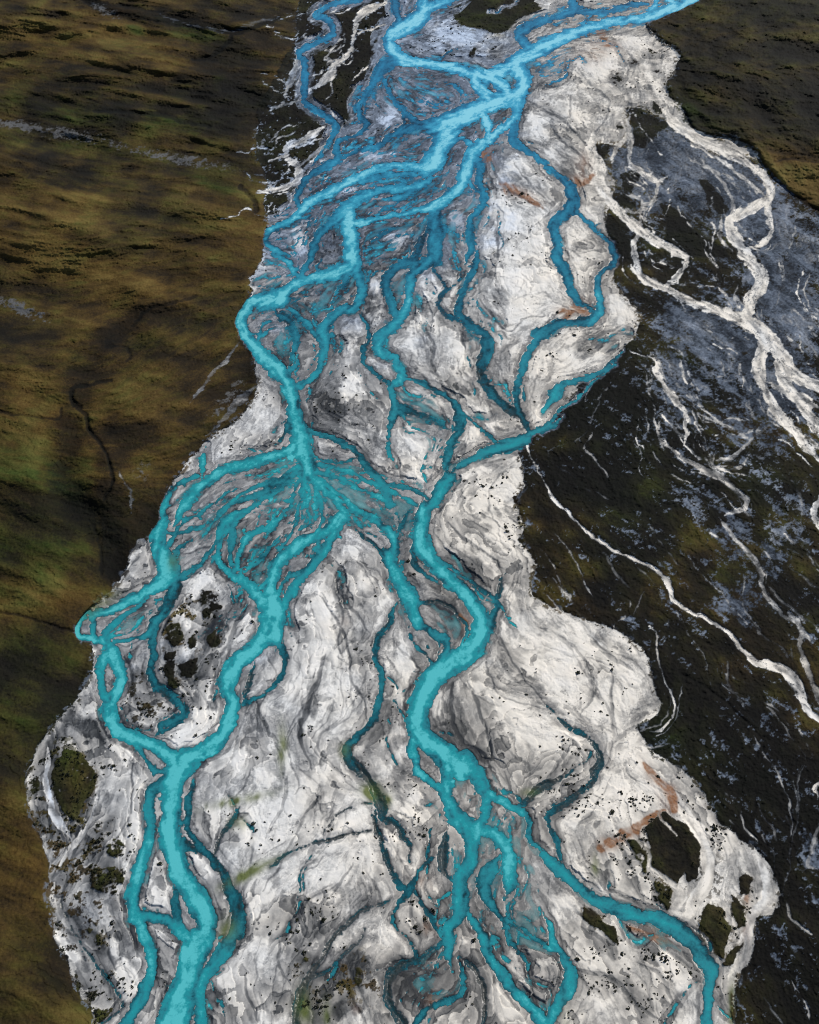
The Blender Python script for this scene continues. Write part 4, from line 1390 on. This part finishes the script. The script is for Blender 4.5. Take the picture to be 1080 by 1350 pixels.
# tiny stray pieces go with their neighbours
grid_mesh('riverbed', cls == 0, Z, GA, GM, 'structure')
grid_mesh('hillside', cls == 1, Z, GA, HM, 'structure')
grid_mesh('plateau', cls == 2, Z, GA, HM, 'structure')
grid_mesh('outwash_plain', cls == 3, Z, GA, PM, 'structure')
Zw = np.full((NV, NU), -.03) + .0 * U
wkeep = (quad(depth2) > -1.2) & (np.maximum.reduce([depth2[:-1, :-1], depth2[1:, :-1], depth2[:-1, 1:], depth2[1:, 1:]]) > -.1)
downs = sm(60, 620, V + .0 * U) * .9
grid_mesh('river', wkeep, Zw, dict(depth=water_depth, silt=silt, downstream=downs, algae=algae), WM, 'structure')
# the land beyond the survey, out to the horizon
jb = np.concatenate([np.zeros(NU, int), np.arange(1, NV), np.full(NU - 1, NV - 1), np.arange(NV - 2, 0, -1)])
ib = np.concatenate([np.arange(NU), np.full(NV - 1, NU - 1), np.arange(NU - 2, -1, -1), np.zeros(NV - 2, int)])
sel = slice(None)
bx, by, bz = X[jb, ib], Y[jb, ib], Z[jb, ib]
n = len(bx); cx, cy = 0.0, 520.0
FAC = [1 + .004 * q + .00032 * q * q for q in range(44)] + [2.1, 2.8, 4.5, 9, 25, 60]
def smooth_loop(a, w):
    k_ = np.exp(-(np.minimum(np.arange(n), n - np.arange(n)) / w) ** 2); k_ /= k_.sum()
    return np.fft.irfft(np.fft.rfft(a) * np.fft.rfft(k_), n)
bzs = smooth_loop(bz, 120)
rings, at_rings = [], {k_: [] for k_ in GA}
for r_, f in enumerate(FAC):
    t = min(1, (f - 1) / .03)
    rx, ry = cx + (bx - cx) * f, cy + (by - cy) * f
    rings.append(np.stack([rx, ry, bz * (1 - t) + (bzs * min(1, 3 / f) - .25) * t], 1))
    w1 = fbm(rx, ry, 12, 301, 4) * (f < 2); w2 = fbm(rx, ry, 45, 311, 3) * (f < 5)
    for k_, v_ in GA.items():
        e = v_[jb, ib]
        if k_ in ('rust', 'algae', 'stone'): g = smooth_loop(e, 40) * max(0, 1 - 4 * (f - 1))
        elif k_ == 'cover': g = np.where(smooth_loop(bed[jb, ib], 10) + .25 * w1 > .5, 0., 1.) if f < 3 else np.ones(n)
        else: g = smooth_loop(e, 200) + .14 * w1 + .10 * w2
        at_rings[k_].append(e * (1 - min(1, (f - 1) / .008)) + np.clip(g, 0, 1) * min(1, (f - 1) / .008))
co = np.concatenate(rings)
qs = [np.stack([np.arange(n) + k * n, (np.arange(n) + 1) % n + k * n, (np.arange(n) + 1) % n + (k + 1) * n, np.arange(n) + (k + 1) * n], 1) for k in range(len(FAC) - 1)]
me = bpy.data.meshes.new('ground'); fill(me, co, np.concatenate(qs)[:, ::-1])
for k_ in GA:
    at = me.attributes.new(k_, 'FLOAT', 'POINT'); at.data.foreach_set('value', np.concatenate(at_rings[k_]).astype(np.float32))
link('ground', me, HM, 'structure')

# ------------------------------------------------------------------ camera, sun, sky
cam = bpy.data.cameras.new('camera'); co_ = bpy.data.objects.new('camera', cam); C.objects.link(co_)
co_.location = (0, 0, ALT); co_.rotation_euler = (math.pi / 2 - PITCH, 0, 0)
cam.sensor_fit = 'VERTICAL'; cam.angle_y = FOVV; cam.clip_start = 1; cam.clip_end = 100000
bpy.context.scene.camera = co_
SUN_EL, SUN_AZ = radians(42), radians(48)                              # azimuth from +Y towards +X
sl = bpy.data.lights.new('sun', 'SUN'); so = bpy.data.objects.new('sun', sl); C.objects.link(so)
sl.energy = 3.6; sl.angle = radians(.5); sl.color = (1, .95, .87)
so.rotation_euler = (math.pi / 2 - SUN_EL, 0, math.pi - SUN_AZ); so.location = (300, 300, 600)
w = bpy.data.worlds.new('World'); bpy.context.scene.world = w; w.use_nodes = True
sky = w.node_tree.nodes.new('ShaderNodeTexSky'); sky.sky_type = 'NISHITA'; sky.sun_disc = False
sky.sun_elevation = SUN_EL; sky.sun_rotation = SUN_AZ
w.node_tree.links.new(sky.outputs[0], w.node_tree.nodes['Background'].inputs[0]); w.node_tree.nodes['Background'].inputs[1].default_value = .08
vs = bpy.context.scene.view_settings
vs.view_transform = 'Standard'; vs.look = 'None'; vs.exposure = 0; vs.gamma = 1; vs.use_curve_mapping = False
bpy.context.scene.cycles.transparent_max_bounces = 6
bpy.context.scene.cycles.pixel_filter_type = 'BLACKMAN_HARRIS'; bpy.context.scene.cycles.filter_width = 1.0

# ------------------------------------------------------------------ willow shrubs dotted on the bars
def shrub_geo(seed):
    r = np.random.default_rng(seed); vs_, fs_ = [], []
    for q in range(30):
        a = r.uniform(0, 2 * math.pi); e = math.asin(r.uniform(.02, 1)); rad = r.uniform(.55, 1.0) * (1 + .25 * math.sin(2 * a + seed))
        c = np.array([cos(a) * cos(e) * rad, sin(a) * cos(e) * rad, sin(e) * rad * .75 + .06])
        nrm = c / np.linalg.norm(c) + r.normal(0, .35, 3); nrm /= np.linalg.norm(nrm)
        t1 = np.cross(nrm, r.normal(0, 1, 3)); t1 /= np.linalg.norm(t1); t2 = np.cross(nrm, t1)
        L, W = r.uniform(.30, .48), r.uniform(.2, .32)
        b = len(vs_)
        vs_ += [c - t1 * L, c + t2 * W, c + t1 * L, c - t2 * W]; fs_.append([b, b + 1, b + 2, b + 3])
    return np.array(vs_), np.array(fs_)
k = NT('willow_leaf')
lc = k.ramp(k.noise(2.2, 3), [(.3, (.008, .011, .008)), (.55, (.022, .026, .014)), (.75, (.055, .056, .026))])
k.put(k.b.inputs['Base Color'], lc); k.b.inputs['Roughness'].default_value = .8; k.b.inputs['Specular IOR Level'].default_value = .15
SM = k.m
SHR = blobs("""
690,700,18,26,3.2
668,615,24,28,1.6
640,640,20,20,1.0
830,1075,60,50,1.3
930,1110,60,60,1.6
850,1180,60,60,1.4
960,1190,40,50,1.2
800,1290,60,60,1.5
880,1290,60,50,1.2
760,1040,40,40,1.0
760,930,60,60,.9
800,850,60,40,.5
90,1050,50,80,1.5
130,1160,50,70,2.0
110,1290,50,70,2.0
195,930,40,50,1.8
245,830,50,70,1.6
310,940,30,40,.6
415,975,14,26,2.2
480,900,30,40,.8
500,1010,40,40,.7
560,1060,50,50,.9
440,1160,60,60,.6
540,1210,30,30,1.6
470,1300,80,60,1.0
400,1270,50,50,.9
600,1130,30,50,.6
340,1090,50,50,.4
210,1170,24,60,.8
230,1290,24,40,.8
680,310,16,18,2.2
640,300,60,60,.3
570,60,60,30,1.6
600,120,50,40,1.3
520,170,50,50,1.2
470,80,50,50,.8
450,210,50,50,.9
420,320,40,40,.8
360,370,24,20,1.2
292,600,16,18,2.4
340,620,40,30,.6
400,430,30,40,.5
450,540,50,60,.4
800,420,40,40,.9
760,460,40,40,.6
650,395,14,14,2.0
700,540,30,30,.7
850,110,60,60,.5
560,250,60,60,.5
330,740,40,40,.7
530,740,40,60,.4
""")
dens = np.clip(SHR + .02, 0, 4) * sm(-.2, 1.8, n_patch + .8 * n_speck) * (bed > .6) * (depth2 < -1.8) * (1 - pale) * sm(-.6, 1.2, n_speck) * (.35 + .65 * (1 - rill))
inv = (U > -40) & (U < 1120) & (V > -40) & (V < 1390)
pr = (dens * inv / REL ** 1.1).ravel(); pr /= pr.sum()
N = 3100
pick = rng.choice(NV * NU, N, replace=False, p=pr)
ju, iu = np.divmod(pick, NU)
rad = (rng.lognormal(-1.32, .46, N)).clip(.14, .95) / REL.ravel()[ju] ** .55
px, py, pz = X[ju, iu], Y[ju, iu], Z[ju, iu] - .03
show = rad / MPP[ju]
inside = (U1[iu] > 6) & (U1[iu] < 1074) & (V1[ju] > 6) & (V1[ju] < 1344)
order = np.argsort(-np.where(inside, show, 0))
first, rest = order[:290], order[290:]
ZONES = [
 (110, 1080, 'small dark willow shrub on the speckled grey gravel around the grassy left island'),
 (110, 1280, 'small dark willow shrub on the rough grey gravel along the lower left bank'),
 (215, 880, 'small dark willow shrub on the dark blotched bar between the two left turquoise channels'),
 (210, 1240, 'small dark willow shrub on the grey bar inside the lower left turquoise fork'),
 (290, 600, 'small dark willow shrub on the pale upper left shore above the turquoise fan'),
 (415, 980, 'small dark willow shrub on the pale silt bars in the middle of the riverbed'),
 (450, 1270, 'small dark willow shrub on the marbled grey gravel at the bottom centre'),
 (560, 1100, 'small dark willow shrub on the gravel beside the lower central teal channel'),
 (690, 700, 'small dark willow shrub in the dense dotted patch where gravel meets the dark heath'),
 (770, 930, 'small dark willow shrub on the broad cream gravel lobe right of the main channel'),
 (800, 1290, 'small dark willow shrub on the cream gravel below the lowest right blue channel'),
 (850, 1080, 'small dark willow shrub on the white gravel beside the rust stained runnel'),
 (950, 1160, 'small dark willow shrub on the white gravel rim enclosing dark islands at the right'),
 (600, 120, 'small dark willow shrub on the grey gravel between the upper blue channels'),
 (450, 250, 'small dark willow shrub on the upper left bars among blue channels'),
 (680, 330, 'small dark willow shrub on the large white bar of the upper right riverbed'),
]
protos = []
for i in range(4):
    v_, f_ = shrub_geo(40 + i)
    me = bpy.data.meshes.new('shrub'); fill(me, v_, f_); me.materials.append(SM); protos.append((me, v_, f_))
src = None
for n_, i in enumerate(first):
    if src is None:
        src = o = bpy.data.objects.new('willow_shrub', protos[0][0])
    else:
        o = src.copy(); o.data = protos[n_ % 4][0]
    C.objects.link(o)
    o.location = (px[i], py[i], pz[i]); o.scale = (rad[i], rad[i] * rng.uniform(.8, 1.2), rad[i] * rng.uniform(.8, 1.1)); o.rotation_euler = (0, 0, rng.uniform(0, 6.28))
    zu, zv = U1[iu[i]], V1[ju[i]]
    z = min(ZONES, key=lambda q: (q[0] - zu) ** 2 + (q[1] - zv) ** 2)
    o['label'] = z[2]; o['category'] = 'shrub'; o['group'] = z[2].replace('small dark willow shrub', 'willow shrubs')
vv, ff, nb = [], [], 0
for n_, i in enumerate(rest):
    _, v_, f_ = protos[n_ % 4]
    a = rng.uniform(0, 6.28); ca, sa = cos(a), sin(a)
    p = np.stack([v_[:, 0] * ca - v_[:, 1] * sa, v_[:, 0] * sa + v_[:, 1] * ca, v_[:, 2]], 1) * rad[i] + (px[i], py[i], pz[i])
    vv.append(p); ff.append(f_ + nb); nb += len(p)
me = bpy.data.meshes.new('shrubbery'); fill(me, np.concatenate(vv), np.concatenate(ff))
link('shrubbery', me, SM, 'stuff')
